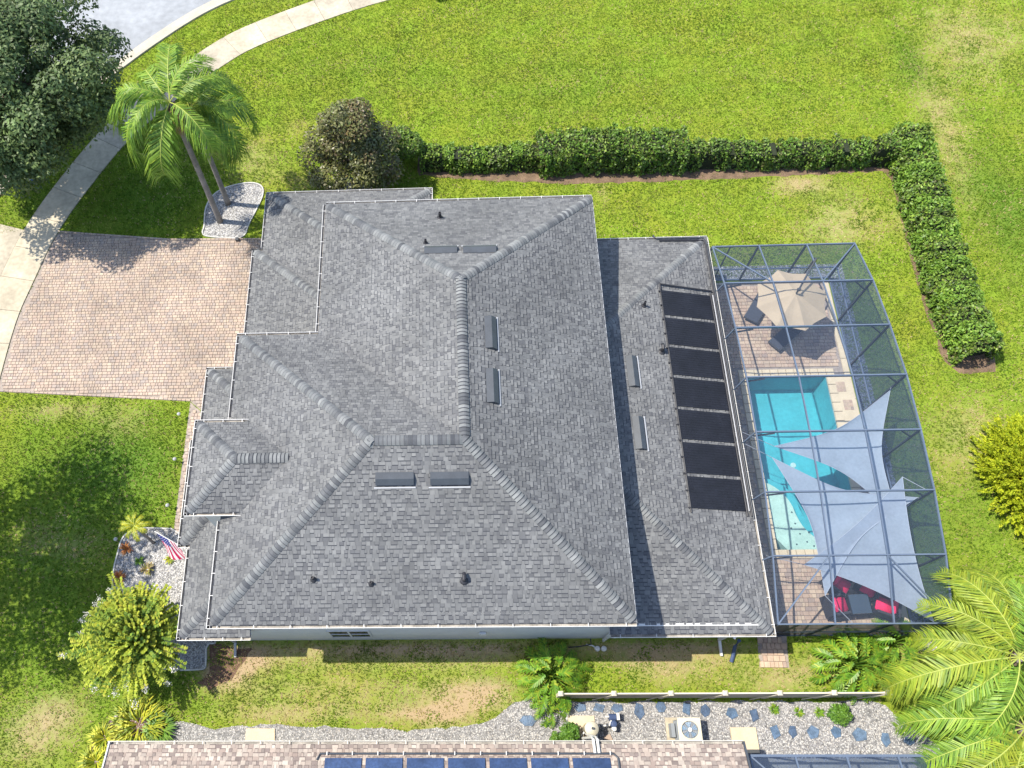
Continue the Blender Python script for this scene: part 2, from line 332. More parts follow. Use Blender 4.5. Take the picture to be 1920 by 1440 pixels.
for i in range(nx - 1):
    for j in range(ny - 1):
        cx, cy = (gx[i] + gx[i + 1]) / 2, (gy[j] + gy[j + 1]) / 2
        if POOL[0] < cx < POOL[2] and POOL[1] < cy < POOL[3]: continue
        F.append((i * ny + j, (i + 1) * ny + j, (i + 1) * ny + j + 1, i * ny + j + 1))
me = npmesh('ground', V, F, 'lawn')
for nm, bl in (('dry', DRY), ('lush', LUSH)):
    a = me.attributes.new(nm, 'FLOAT', 'POINT'); a.data.foreach_set('value', field(V, bl).astype(np.float32))
tag(link('ground', me), 'mown yellow-green lawn ground around the house', 'lawn', kind='structure')

# ---- curved pavement, kerb and road
EDGE = [(14, 44.6), (9, 44.2), (4, 43.4), (0, 42.6), (-3.28,41.64), (-6.09,40.59), (-10.65,38.42), (-12.31,37.24), (-15.0, 34.55), (-17.28,31.77), (-18.37,29.85), (-20.32,25.62), (-20.98,22.26), (-21.36,20.53), (-21.52,17.10), (-21.5, 14), (-21.3, 9), (-21.0, 3), (-20.8, -4)]
C = smooth_poly(EDGE, 3, False)
def resample(pts, step):
    P = np.array(pts); d = np.r_[0, np.cumsum(np.hypot(*np.diff(P, axis=0).T))]; s = np.arange(0, d[-1], step)
    return np.c_[np.interp(s, d, P[:, 0]), np.interp(s, d, P[:, 1])]
EC = resample(C, .3)
Tn = np.gradient(EC, axis=0); Tn /= np.hypot(*Tn.T)[:, None]; Nn = np.c_[Tn[:, 1], -Tn[:, 0]]      # towards the road
if (Nn[40] @ np.array([-1, 1])) < 0: Nn = -Nn
off = lambda d: EC + Nn * d
def strip(name, profile, mat, label, cat, i0=0, i1=None):
    mb = MB(); i1 = i1 or len(EC)
    rows = [np.c_[off(d), np.full(len(EC), z)][i0:i1] for d, z in profile]
    for r0, r1 in zip(rows, rows[1:]):
        n = len(r0); mb.add(np.r_[r0, r1], [(i, i + 1, n + i + 1, n + i) for i in range(n - 1)])
    o = mb.obj(name, mat); tag(o, label, cat, kind='structure'); return o
walk = strip('pavement', [(0, -.02), (0.001, .008), (1.83, .008), (1.831, -.02)], 'joint_sand', 'curving pale concrete pavement past the driveway', 'pavement')
SL = 6
for i in range(0, len(EC) - SL, SL):
    a, b = off(.012), off(1.818); k0, k1 = i, i + SL
    sh = Tn[k0] * .02
    mb = MB(); idx = list(range(k0, k1 + 1))
    pa = [a[k] for k in idx]; pb = [b[k] for k in idx]
    pa[0] = pa[0] + sh; pb[0] = pb[0] + sh
    mb.prism([*pa, *pb[::-1]], .0, .045)
    mb.obj('slab', 'concrete', walk)
strip('kerb', [(4.2, -.02), (4.21, .10), (4.4, .10), (4.46, .03), (4.95, .012), (4.951, -.02)], 'kerb', 'pale concrete kerb and gutter along the road', 'kerb')
strip('road', [(4.949, .004), (16, .004)], 'asphalt', 'pale grey asphalt road at the top left', 'road')
i0 = int(np.argmin(abs(EC[:, 1] + Nn[:, 1] * 1.83 - 25.75))); i1 = int(np.argmin(abs(EC[:, 1] - 15.6)))
strip('driveway_apron', [(1.832, -.02), (1.833, .04), (4.19, .04), (4.2, -.02)], 'concrete', 'cream concrete driveway apron left of the pavement', 'apron', i0, i1)
WALKP = [*map(tuple, off(0)), *map(tuple, off(1.83)[::-1])]; ROADP = [*map(tuple, off(4.2)), *map(tuple, off(16)[::-1])]
APRP = [*map(tuple, off(1.8)[i0:i1]), *map(tuple, off(4.2)[i0:i1][::-1])]

# ---- block paving
def pave(parent, poly, row, lens, z, h, scorept, restname='paver_field', rz=0, mats='paver', gap=.008, holes=(), name='paver', edge=True):
    P = np.array(poly)[:, :2]; c = P.mean(0); ca, sa = math.cos(-rz), math.sin(-rz)
    Q = np.c_[(P[:, 0] - c[0]) * ca - (P[:, 1] - c[1]) * sa, (P[:, 0] - c[0]) * sa + (P[:, 1] - c[1]) * ca]
    x0, y0 = Q.min(0); x1, y1 = Q.max(0); variants = {}; items = []
    for l in lens:
        mb = MB(); mb.box((0, 0, h / 2), (l - gap, row - gap, h), bev=.006); mb.t = [0] * len(mb.t); variants[l] = mb
    ca, sa = math.cos(rz), math.sin(rz); cand = []
    y = y0 + row / 2; k = 0
    while y < y1:
        x = x0 - random.random() * .2
        while x < x1:
            l = random.choice(lens); cand.append((x + l / 2, y, l)); x += l
        y += row; k += 1
    A = np.array([(a, b) for a, b, l in cand]); Ln = np.array([l for *_, l in cand])
    W = np.c_[A[:, 0] * ca - A[:, 1] * sa + c[0], A[:, 0] * sa + A[:, 1] * ca + c[1]]
    ok = np.ones(len(W), bool)
    for dx, dy in ((-1, -1), (1, -1), (1, 1), (-1, 1)):
        cx_ = dx * Ln * .42; cy_ = dy * row * .42
        ok &= inpoly(np.c_[W[:, 0] + cx_ * ca - cy_ * sa, W[:, 1] + cx_ * sa + cy_ * ca], P)
        for hp in holes: ok &= ~inpoly(np.c_[W[:, 0] + cx_ * ca - cy_ * sa, W[:, 1] + cx_ * sa + cy_ * ca], hp)
    for (x, y), l in zip(W[ok], Ln[ok]):
        items.append((l, x, y, z + random.uniform(0, .004), rz + random.uniform(-.008, .008), -((x - scorept[0]) ** 2 + (y - scorept[1]) ** 2)))
    place_pieces(parent, name, restname, variants, items, mats)
def edge_course(parent, pts, row, l, z, h, mats, inset=.05):
    me = None
    for a, b in zip(pts, pts[1:]):
        a, b = Vector(a), Vector(b); d = (b - a); n = max(1, int(d.length / l)); d.normalize(); nrm = Vector((-d.y, d.x)); st = (b - a).length / n
        mb = MB(); mb.box((0, 0, h / 2), (st - .008, row - .008, h), bev=.006); mb.t = [0] * len(mb.t); me = mb.mesh('border_paver', mats)
        for i in range(n):
            p = a + d * (st * (i + .5)) + nrm * inset
            o = bpy.data.objects.new('border_paver', me); COL.objects.link(o); o.parent = parent; o.location = (p.x, p.y, z); o.rotation_euler = (0, 0, math.atan2(d.y, d.x))
right = [tuple(p) for p in off(-.02) if 16.4 < p[1] < 25.5][::-1]
DRV = [*[tuple(p) for p in off(-.02) if 16.35 < p[1] < 25.6], (-21.37,16.39), (-12.16,15.71), (-10.0, 13.9), (-10.0, 15.9), (-8.6, 15.9), (-8.6, 22.3), (-9.56,24.82), (-14.25,24.93), (-18.79,25.44)]
DRV = [p for p in DRV]
mb = MB(); mb.add([(x, y, .012) for x, y in DRV], [tuple(range(len(DRV)))])
drv = tag(mb.obj('driveway', 'joint_sand'), 'driveway of pinkish tan block pavers in front of the garage', 'driveway', kind='structure')
cen = np.array(DRV).mean(0)
inner = [tuple(np.array(p) + (cen - np.array(p)) / np.hypot(*(cen - np.array(p))) * .13) for p in DRV]
pave(drv, inner, .16, (.12, .16, .215, .24), .016, .04, (-12, 15.5), mats='paver')
bot = [(-21.37,16.39), (-12.16,15.71)]; top = [(-9.61,24.82), (-14.25,24.93), (-18.79,25.44), (-20.26,25.62)]
edge_course(drv, bot, .11, .21, .016, .042, 'paver', .06); edge_course(drv, top, .11, .21, .016, .042, 'paver', .06)
WLK = [(-12.16,15.68), (-9.9, 13.7), (-9.9, 8.3), (-12.18,9.41)]
mb = MB(); mb.add([(x, y, .008) for x, y in WLK], [tuple(range(len(WLK)))])
wk = tag(mb.obj('front_walkway', 'joint_sand'), 'narrow block-paved walkway between front lawn and entry', 'walkway', kind='structure')
pave(wk, WLK, .158, (.158, .215), .012, .04, (-11.6, 11), mats='paver')
SIDE = [(12.05,4.97), (13.21,4.96), (13.10,3.69), (11.95,3.70)]
mb = MB(); mb.add([(x, y, .008) for x, y in SIDE], [(3, 2, 1, 0)])
sp_ = tag(mb.obj('side_path', 'joint_sand'), 'short block-paved path leading out from the side of the pool cage', 'path', kind='structure')
pave(sp_, SIDE, .235, (.16, .235), .012, .05, (12.5, 4), mats='deck_paver', rz=math.radians(-1))
HEDGE_N = [(-1.6, 28.6), (2, 28.1), (6, 27.75), (10, 27.7), (14, 27.75), (18, 27.85), (22.2, 28.0), (22.45, 27.4), (22.4, 25), (22.3, 22), (22.3, 19), (22.45, 17), (22.9, 16.4), (24.6, 16.5), (24.7, 17.5), (24.2, 22), (24.4, 29), (23.4, 29.8), (12, 29.4), (4, 29.6), (-1.6, 29.9)]
def ragged(poly, amp, step):
    P = [];
    for a, b in zip(poly, poly[1:] + poly[:1]):
        n = max(1, int(math.dist(a, b) / step))
        for i in range(n):
            t = i / n; P.append((a[0] + (b[0] - a[0]) * t + random.uniform(-amp, amp), a[1] + (b[1] - a[1]) * t + random.uniform(-amp, amp)))
    return P
def sheet(name, poly, z, mat, label, cat, kind='structure'):
    mb = MB(); mb.add([(x, y, z) for x, y in poly], [tuple(range(len(poly)))])
    o = mb.obj(name, mat); return tag(o, label, cat, kind=kind)
HB = ragged(HEDGE_N, .09, .4)
sheet('hedge_bed', HB, .006, 'soil', 'bare brown soil strip under the clipped hedge', 'soil bed')
# ---- gravel
def gravel(name, poly, z, mat, label, dens, size, base='gravel_base', holes=()):
    bed = sheet(name, poly, z, base, label, 'gravel bed')
    P = np.array(poly); (x0, y0), (x1, y1) = P.min(0), P.max(0); n = int((x1 - x0) * (y1 - y0) * dens)
    Q = np.c_[rng.uniform(x0, x1, n), rng.uniform(y0, y1, n)]; ok = inpoly(Q, poly)
    for hp in holes: ok &= ~inpoly(Q, hp)
    Q = Q[ok]; n = len(Q); s = size * rng.uniform(.6, 1.5, n); a = rng.uniform(0, 6.28, n)
    ang = a[:, None] + np.arange(4)[None] * np.pi / 2; rr = s[:, None] * rng.uniform(.6, 1.1, (n, 4))
    ring = np.stack([Q[:, :1] + rr * np.cos(ang), Q[:, 1:] + rr * np.sin(ang), np.full((n, 4), z)], -1)
    top = np.stack([Q[:, 0] + rng.normal(0, .2, n) * s, Q[:, 1] + rng.normal(0, .2, n) * s, z + s * rng.uniform(.5, .9, n)], -1)
    V = np.concatenate([ring, top[:, None]], 1).reshape(-1, 3); b = np.arange(n)[:, None] * 5
    F = np.stack([np.c_[b, b + 1, b + 4], np.c_[b + 1, b + 2, b + 4], np.c_[b + 2, b + 3, b + 4], np.c_[b + 3, b, b + 4]], 1).reshape(-1, 3)
    o = link('pebbles', npmesh('pebbles', V, F, mat, np.repeat(rng.random(n), 4)), bed); o['kind'] = 'stuff'
    return bed
def border(name, pts, bed, w=.06, h=.09, mat='edging', closed=False):
    mb = MB(); pts = list(pts) + ([pts[0]] if closed else [])
    for a, b in zip(pts, pts[1:]): mb.bar((a[0], a[1], h / 2 - .02), (b[0], b[1], h / 2 - .02), w, h)
    mb.obj(name, mat, bed)
BEDP = smooth_poly([(-12.49,25.01), (-12.66,25.25), (-12.58,25.58), (-12.61,26.05), (-12.65,26.73), (-12.49,27.34), (-12.20,27.78), (-11.75,28.08), (-11.06,28.30), (-10.41,28.39), (-9.92,28.26), (-9.67,27.94), (-9.70,27.35), (-10.04,26.34), (-10.27,25.74), (-10.43,24.81), (-11.49,24.88)], 2)
b1 = gravel('palm_bed', BEDP, .012, 'gravel_white', 'grey-white pebble bed around the two palm trunks', 520, .028)
border('bed_edging', BEDP, b1, closed=True)
BEDF = smooth_poly([(-13.67,9.67), (-12.80,9.63), (-12.11,9.60), (-10.3, 8.2), (-10.1, 5.1), (-9.75, 4.75), (-10.22,4.74), (-10.15,4.04), (-10.14,3.75), (-10.44,3.71), (-11.36,3.69), (-12.36,3.84), (-13.43,4.37), (-13.98,5.34), (-14.33,6.44), (-14.51,7.11), (-14.56,7.91), (-14.49,8.49), (-14.44,9.08), (-14.25,9.43)], 1)
b2 = gravel('front_bed', BEDF, .012, 'gravel_white', 'white pebble bed at the front corner under flag and crape myrtle', 620, .028)
border('bed_edging', BEDF, b2, closed=True)
BEDM = smooth_poly([(-6.18,27.51), (-6.03,27.99), (-5.74,28.33), (-5.38,28.52), (-4.76,28.40), (-4.24,28.13), (-3.96,27.78), (-3.89,27.36)], 1)
b3 = gravel('magnolia_bed', BEDM, .012, 'gravel', 'small pebble bed at the foot of the dark magnolia', 500, .03)
border('bed_edging', BEDM, b3)
NB = ragged([(-13.3, -1.2), (-14.44,0.44), (-14.16,1.32), (-13.72,1.91), (-12.91,2.27), (-11.82,2.21), (-11.23,1.77), (-9.59,1.49), (-7.07,1.64), (-4.53,1.52), (-2.02,1.40), (0.47,1.55), (1.52,1.88), (2.21,2.41), (3.23,2.70), (3.6, 2.45), (16.2, 2.43), (18.12,0.81), (18.4, -1.2)], .06, .3)
b4 = gravel('side_yard', NB, .010, 'gravel', 'pale gravel side yard along the neighbouring house', 430, .026)
sheet('fern_bed', ragged([(-13.2, 0.3), (-14.66,0.14), (-14.37,0.91), (-13.81,1.81), (-12.90,2.25), (-11.82,2.18), (-11.29,1.77), (-11.42,1.12), (-13.57,0.98), (-12.7, -.4)], .03, .25), .020, 'mulch', 'curved mulch bed of yellow-green ferns beside the neighbouring roof', 'mulch bed')
sheet('bare_soil', ragged([(-10.10,4.63), (-8.38,4.62), (-8.50,4.03), (-9.13,3.31), (-9.86,2.97), (-10.37,3.11), (-10.04,3.67)], .12, .25), .007, 'mulch', 'dark bare soil patch by the downspout', 'soil')
gs = gravel('cage_gravel', [(12.1, 21.72), (18.24, 21.72), (18.24, 4.3), (18.95, 4.3), (18.95, 22.45), (12.1, 22.45)], .009, 'gravel', 'gravel strip round the outside of the pool cage', 380, .03)
# ================================================================== roofs and houses
def frame_of(poly):
    P = [Vector(p) for p in poly]; u = (P[1] - P[0]).normalized(); n = Vector((0, 0, 0))
    for i in range(1, len(P) - 1): n += (P[i] - P[0]).cross(P[i + 1] - P[0])
    n.normalize(); v = n.cross(u); return P, u, v, n
WID = (.09, .12, .15, .18, .22)
EXP = .143
def tab_variant(w, hi, e=EXP, g=.004):
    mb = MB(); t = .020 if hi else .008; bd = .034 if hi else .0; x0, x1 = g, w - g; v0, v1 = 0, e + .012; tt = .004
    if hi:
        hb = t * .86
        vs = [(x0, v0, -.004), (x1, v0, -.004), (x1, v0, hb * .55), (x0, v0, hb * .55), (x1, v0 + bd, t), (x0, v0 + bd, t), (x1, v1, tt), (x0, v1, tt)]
        mb.add(vs, [(3, 2, 4, 5), (0, 1, 2, 3)], 0, 1)  # bevel and butt coloured dark to stand for the tab's shadow
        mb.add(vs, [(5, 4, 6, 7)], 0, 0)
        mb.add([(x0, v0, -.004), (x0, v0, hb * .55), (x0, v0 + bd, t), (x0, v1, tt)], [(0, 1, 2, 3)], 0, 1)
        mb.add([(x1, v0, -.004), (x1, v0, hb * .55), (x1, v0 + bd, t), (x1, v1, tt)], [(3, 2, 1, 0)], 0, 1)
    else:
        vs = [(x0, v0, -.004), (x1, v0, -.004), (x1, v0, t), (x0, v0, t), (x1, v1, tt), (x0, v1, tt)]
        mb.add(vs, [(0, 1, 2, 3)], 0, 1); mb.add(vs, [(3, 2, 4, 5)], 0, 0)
    return mb
TABS = {(w, h): tab_variant(w, h) for w in WID for h in (0, 1)}
def shingle_plane(poly, roofobj, mats, picks=None, npick=0, name='shingle_courses'):
    """real overlapping tabs over one roof plane, cut to its outline; picks(u,v,P) scores tabs that become single objects"""
    P, u, v, n = frame_of(poly); o = P[0]
    uv = np.array([((p - o).dot(u), (p - o).dot(v)) for p in P]); u0, u1 = uv[:, 0].min(), uv[:, 0].max(); vmax = uv[:, 1].max()
    items = []
    for c in range(int(vmax / EXP) + 2):
        x = u0 - random.random() * .3 - .05; hi = random.random() < .5
        while x < u1:
            w = random.choice(WID); items.append((x, c * EXP - .015, w, int(hi))); x += w
            hi = (not hi) if random.random() < .8 else hi
    A = np.array([(a, b) for a, b, *_ in items]); Wd = np.array([i[2] for i in items])
    inside = np.ones(len(A), bool); touch = np.zeros(len(A), bool)
    for du, dv in ((0, 0), (1, 0), (1, 1), (0, 1)):
        q = np.c_[A[:, 0] + du * Wd, A[:, 1] + .016 + dv * EXP * 1.1]
        k = inpoly(q, uv); inside &= k; touch |= k
    cx = A[:, 0] + Wd / 2; q = np.c_[cx, A[:, 1] + EXP / 2]; touch |= inpoly(q, uv)
    single = set()
    if npick:
        cand = [i for i in range(len(items)) if inside[i]]; cand.sort(key=lambda i: picks(o + u * cx[i] + v * A[i, 1])); single = set(cand[:npick])
    mb = MB(); R4 = Matrix((u, v, n)).transposed().to_4x4(); ms = {}
    clipf = MB()
    for i, (x, y, w, h) in enumerate(items):
        if not touch[i]: continue
        var = TABS[(w, h)]; off_ = o + u * x + v * y + n * .006
        if i in single:
            if (w, h) not in ms: ms[(w, h)] = var.mesh('shingle', mats)
            ob = bpy.data.objects.new('shingle', ms[(w, h)]); COL.objects.link(ob); ob.parent = roofobj
            ob.matrix_local = Matrix.Translation(off_) @ R4; continue
        tgt = mb if inside[i] else clipf
        k = len(tgt.v); t = random.random()
        tgt.v.extend([tuple(off_ + u * a + v * b + n * c) for a, b, c in var.v])
        for f, m in zip(var.f, var.m): tgt.f.append(tuple(j + k for j in f)); tgt.t.append(t); tgt.m.append(m)
    me2 = clipf.mesh('t', mats); bm = bmesh.new(); bm.from_mesh(me2); bpy.data.meshes.remove(me2)
    for i in range(1, len(P)):
        a, b = P[i], P[(i + 1) % len(P)]; d = (b - a); out = Vector((d.y, -d.x, 0)).normalized()
        bmesh.ops.bisect_plane(bm, geom=bm.verts[:] + bm.edges[:] + bm.faces[:], plane_co=a, plane_no=out, clear_outer=True)
    k = len(mb.v); lt = bm.faces.layers.float.get('tint'); bm.verts.index_update()
    mb.v.extend([tuple(q.co) for q in bm.verts])
    for f in bm.faces: mb.f.append(tuple(q.index + k for q in f.verts)); mb.t.append(f[lt]); mb.m.append(f.material_index)
    bm.free()
    ob = mb.obj(name, mats, roofobj); ob['kind'] = 'stuff'
def roof_body(parent, planes, thick=.16, top='roof_deck', side='white_metal', name='roof'):
    mb = MB()
    for poly in planes:
        n = len(poly); vs = list(poly) + [(p[0], p[1], p[2] - thick) for p in poly]
        mb.add(vs, [tuple(range(n))], 0, 0); mb.add(vs, [tuple(range(2 * n - 1, n - 1, -1))], 0, 1)
        mb.add(vs, [(1, 0, n, n + 1)], 0, 1)
    return mb.obj(name, [top, side], parent)
def cap_variant():
    mb = MB(); sec = [(-.185, -.070), (-.12, -.022), (-.055, .012), (0, .022), (.055, .012), (.12, -.022), (.185, -.070)]
    n = len(sec); L_ = .20; lift = .042; bd = .024
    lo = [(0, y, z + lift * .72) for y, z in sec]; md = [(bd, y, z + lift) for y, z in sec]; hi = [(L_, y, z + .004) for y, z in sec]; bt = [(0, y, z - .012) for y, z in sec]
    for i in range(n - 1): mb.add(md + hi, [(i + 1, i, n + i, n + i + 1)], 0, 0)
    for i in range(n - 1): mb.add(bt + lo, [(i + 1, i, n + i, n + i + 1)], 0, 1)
    for i in range(n - 1): mb.add(lo + md, [(i + 1, i, n + i, n + i + 1)], 0, 1)  # strip on the cap's lower end painted dark as its shadow line
    bl = [(L_, y, z - .02) for y, z in sec]
    mb.add([md[0], hi[0], bl[0], bt[0]], [(0, 1, 2, 3)], 0, 0); mb.add([md[-1], hi[-1], bl[-1], bt[-1]], [(3, 2, 1, 0)], 0, 0)
    return mb
CAP = cap_variant(); CAPS = []
def caps(a, b, roofobj, trim0=.05, trim1=0):
    a, b = Vector(a), Vector(b); d = b - a; L_ = d.length; d.normalize(); side = Vector((-d.y, d.x, 0)).normalized(); up = d.cross(side)
    if up.z < 0: up = -up; side = -side
    R4 = Matrix((d, side, up)).transposed().to_4x4(); s = trim0
    while s < L_ - trim1 - .06:
        CAPS.append((Matrix.Translation(a + d * s + up * .014) @ R4, roofobj, s)); s += EXP
def flush_caps(limit, mats=('ridge', 'shingle_shadow_band')):
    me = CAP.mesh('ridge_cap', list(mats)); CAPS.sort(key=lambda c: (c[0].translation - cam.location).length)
    rest = {}
    for i, (m, ro, s) in enumerate(CAPS):
        if i < limit:
            o = bpy.data.objects.new('ridge_cap', me); COL.objects.link(o); o.parent = ro; o.matrix_local = m
        else:
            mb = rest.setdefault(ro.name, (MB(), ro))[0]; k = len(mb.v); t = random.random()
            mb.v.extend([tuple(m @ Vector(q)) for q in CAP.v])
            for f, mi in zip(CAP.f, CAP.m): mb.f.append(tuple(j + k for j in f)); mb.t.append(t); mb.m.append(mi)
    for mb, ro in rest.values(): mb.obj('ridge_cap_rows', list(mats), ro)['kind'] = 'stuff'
    CAPS.clear()
def gutter(parent, a, b, out, z, mat='white_metal', every=.9, w=.13, ends=(1, 1), start=.35):
    """open channel along a-b (roof edge), out = horizontal unit towards the gutter"""
    a, b, o = Vector((a[0], a[1], z)), Vector((b[0], b[1], z)), Vector((out[0], out[1], 0)); d = (b - a).normalized()
    prof = [(.004, -.005), (.004, -.115), (.10, -.115), (.118, -.06), (w, -.055), (w, .0), (w - .018, .0), (w - .018, -.045), (.104, -.05), (.092, -.102), (.014, -.102), (.014, -.005)]
    mb = MB(); n = len(prof)
    A = [a + o * p + Vector((0, 0, q)) for p, q in prof]; B = [b + o * p + Vector((0, 0, q)) for p, q in prof]
    mb.add(A + B, [(i, (i + 1) % n, n + (i + 1) % n, n + i) for i in range(n) if i not in (7, 8, 9, 10)], .1); mb.add(A + B, [(i, i + 1, n + i + 1, n + i) for i in (7, 8, 9, 10)], .1, 1)
    for e, p in zip(ends, (a - d * .006, b + d * .006)):
        if e: mb.add([p + o * .004 + Vector((0, 0, -.005)), p + o * .004 + Vector((0, 0, -.115)), p + o * .10 + Vector((0, 0, -.115)), p + o * w + Vector((0, 0, -.055)), p + o * w], [(0, 1, 2, 3, 4)], .1)
    g = mb.obj('gutter', [mat, 'gutter_inner'], parent)
    hb = MB(); hb.bar(Vector((0, 0, 0)), o * (w + .025), .022, .012); hm = hb.mesh('gutter_hanger', mat)
    L_ = (b - a).length; k = max(1, round((L_ - start) / every)); inv = parent_inv(g)
    for i in range(k + 1):
        s = start + i * (L_ - 2 * start) / k if L_ > 2 * start else L_ / 2
        h = bpy.data.objects.new('gutter_hanger', hm); COL.objects.link(h); h.parent = g; h.location = a + d * s - o * .015 + Vector((0, 0, .006))
        if L_ <= 2 * start: break
    return g
def tree_box(parent, name, x0, x1, y0, y1, z0, z1, mat):
    mb = MB(); mb.box(((x0 + x1) / 2, (y0 + y1) / 2, (z0 + z1) / 2), (x1 - x0, y1 - y0, z1 - z0)); return mb.obj(name, mat, parent)

house = thing('house', 'two-storey house with grey shingled hip roofs and white gutters', 'house', (-1, 12, 0))
for b in ((-4.9, 5.7, 4.86, 22.0, 0, 5.75), (-8.1, -4.901, 4.861, 15.55, 0, 5.75), (-9.35, -8.101, 8.75, 11.75, 0, 6.1), (-8.7, -4.902, 15.551, 21.6, 0, 2.85),
          (-8.3, -1.25, 21.601, 24.9, 0, 2.85), (-10.0, -8.102, 4.862, 7.7, 0, 2.9), (-10.1, -8.103, 12.2, 15.5, 0, 2.9), (5.701, 11.25, 4.863, 21.7, 0, 2.95)):
    tree_box(house, 'wall', *b, 'stucco')
# main hip roof (L-shaped, one pitch)
xa, xb, yS, yN, xf, H, p = -5.28, 6.11, 4.57, 22.37, -8.46, 5.6, .472
hw = (xb - xa) / 2; yF = yS + 2 * hw; zr = H + p * hw; xr = xa + hw; yr = yS + hw
A_, B_, C_, D_, E_, F_ = (xa, yN, H), (xb, yN, H), (xb, yS, H), (xf, yS, H), (xa, yF, H), (xf, yF, H)
P1, P2, P3 = (xr, yN - hw, zr), (xr, yr, zr), (xf + hw, yr, zr)
main_planes = [[B_, A_, P1], [C_, B_, P1, P2], [D_, C_, P2, P3], [F_, D_, P3], [E_, F_, P3, P2], [A_, E_, P2, P1]]
SH = ['shingle', 'shingle_shadow_band']
rm = roof_body(house, main_planes)
for i, pl in enumerate(main_planes):
    if i == 2: shingle_plane(pl, rm, SH, lambda q: abs(q.x + .5) * .55 + (q.y - 4.9), 300)
    else: shingle_plane(pl, rm, SH)
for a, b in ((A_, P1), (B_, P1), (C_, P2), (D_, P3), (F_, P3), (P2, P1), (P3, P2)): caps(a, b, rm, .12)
# entry hip, a little higher at the eaves
ze, ex, e0, e1 = 6.0, -9.60, 8.49, 12.01; eh = (e1 - e0) / 2; zer = ze + p * eh; em = (e0 + e1) / 2
wx = lambda z: xf + (z - H) / p
ent = [[(ex, e1, ze), (ex, e0, ze), (ex + eh, em, zer)], [(ex, e0, ze), (wx(ze), e0, ze), (wx(zer), em, zer), (ex + eh, em, zer)], [(wx(ze), e1, ze), (ex, e1, ze), (ex + eh, em, zer), (wx(zer), em, zer)]]
re_ = roof_body(house, ent)
for pl in ent: shingle_plane(pl, re_, SH)
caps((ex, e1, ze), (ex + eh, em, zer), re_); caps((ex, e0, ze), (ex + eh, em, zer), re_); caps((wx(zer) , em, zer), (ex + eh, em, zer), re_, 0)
# low roofs at the front
z0, q = 2.85, .42
Z = lambda d: z0 + q * d
lowc = [[(-10.48, 15.88, z0), (-10.48, 11.76, z0), (-8.2, 11.76, Z(2.28)), (-8.2, 13.6, Z(2.28))], [(-8.2, 15.88, z0), (-10.48, 15.88, z0), (-8.2, 13.6, Z(2.28))]]
rc = roof_body(house, lowc)
for pl in lowc: shingle_plane(pl, rc, SH)
caps((-10.48, 15.88, z0), (-8.2, 13.6, Z(2.28)), rc)
lowd = [[(-10.8, 12.62, z0), (-10.8, 8.15, z0), (-9.35, 9.6, Z(1.45)), (-9.35, 12.62, Z(1.45))], [(-10.8, 8.15, z0), (-10.4, 8.15, z0), (-9.35, 9.2, Z(1.05)), (-9.35, 9.6, Z(1.45))]]
rd = roof_body(house, lowd)
for pl in lowd: shingle_plane(pl, rd, SH)
caps((-10.8, 8.15, z0), (-9.35, 9.6, Z(1.45)), rd)
lowe = [[(-10.4, 8.15, z0), (-10.4, 4.58, z0), (-8.2, 6.78, Z(2.2)), (-8.2, 9.2, Z(2.2)), (-9.35, 9.2, Z(1.05))], [(-10.4, 4.58, z0), (-7.72, 4.58, z0), (-7.72, 6.3, Z(1.72)), (-8.2, 6.78, Z(2.2))]]
rl = roof_body(house, lowe)
for pl in lowe: shingle_plane(pl, rl, SH)
caps((-10.4, 4.58, z0), (-8.2, 6.78, Z(2.2)), rl)
# garage roofs
q = .41
ga = [[(-.87, 25.27, z0), (-8.6, 25.27, z0), (-5.33, 22.0, Z(3.27)), (-4.14, 22.0, Z(3.27))], [(-.87, 22.0, z0), (-.87, 25.27, z0), (-4.14, 22.0, Z(3.27))], [(-8.6, 25.27, z0), (-8.6, 22.01, z0), (-4.89, 18.3, Z(3.71)), (-4.89, 21.56, Z(3.71))],
      [(-8.6, 22.01, z0), (-9.0, 22.01, z0), (-4.89, 17.9, Z(4.11)), (-4.89, 18.3, Z(3.71))], [(-9.0, 22.01, z0), (-9.0, 16.1, z0), (-4.89, 16.1, Z(4.11)), (-4.89, 17.9, Z(4.11))]]
rg = roof_body(house, ga)
for pl in ga: shingle_plane(pl, rg, SH)
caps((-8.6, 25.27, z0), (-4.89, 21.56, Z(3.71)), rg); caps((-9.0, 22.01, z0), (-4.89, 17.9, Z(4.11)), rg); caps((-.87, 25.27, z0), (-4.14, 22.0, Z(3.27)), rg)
# rear roof
q = .25
rear = [[(11.6, 4.6, z0), (11.6, 22.1, z0), (5.7, 16.2, Z(5.9)), (5.7, 10.5, Z(5.9))], [(11.6, 22.1, z0), (5.7, 22.1, z0), (5.7, 16.2, Z(5.9))], [(5.7, 4.6, z0), (11.6, 4.6, z0), (5.7, 10.5, Z(5.9))]]
rr = roof_body(house, rear)
for pl in rear: shingle_plane(pl, rr, SH)
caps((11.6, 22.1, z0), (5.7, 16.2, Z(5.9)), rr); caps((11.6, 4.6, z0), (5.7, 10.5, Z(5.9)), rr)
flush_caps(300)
W_, N_, S_, E__ = (-1, 0), (0, 1), (0, -1), (1, 0)
gutter(house, (xa, yN), (xb, yN), N_, H); gutter(house, (xa, yN), (xa, yF + .13), W_, H); gutter(house, (xf - .12, yF), (xa - .0, yF), N_, H); gutter(house, (xf, yF), (xf, e1 + .0), W_, H)
gutter(house, (xf, e0 - .2), (xf, yS - .12), W_, H); gutter(house, (xf - .1, yS), (xb, yS), S_, H, every=1.35)
gutter(house, (ex, e1 + .12), (ex, e0 - .1), W_, ze); gutter(house, (ex - .12, e1), (wx(ze) + .05, e1), N_, ze); gutter(house, (ex - .1, e0), (wx(ze) + .05, e0), S_, ze)
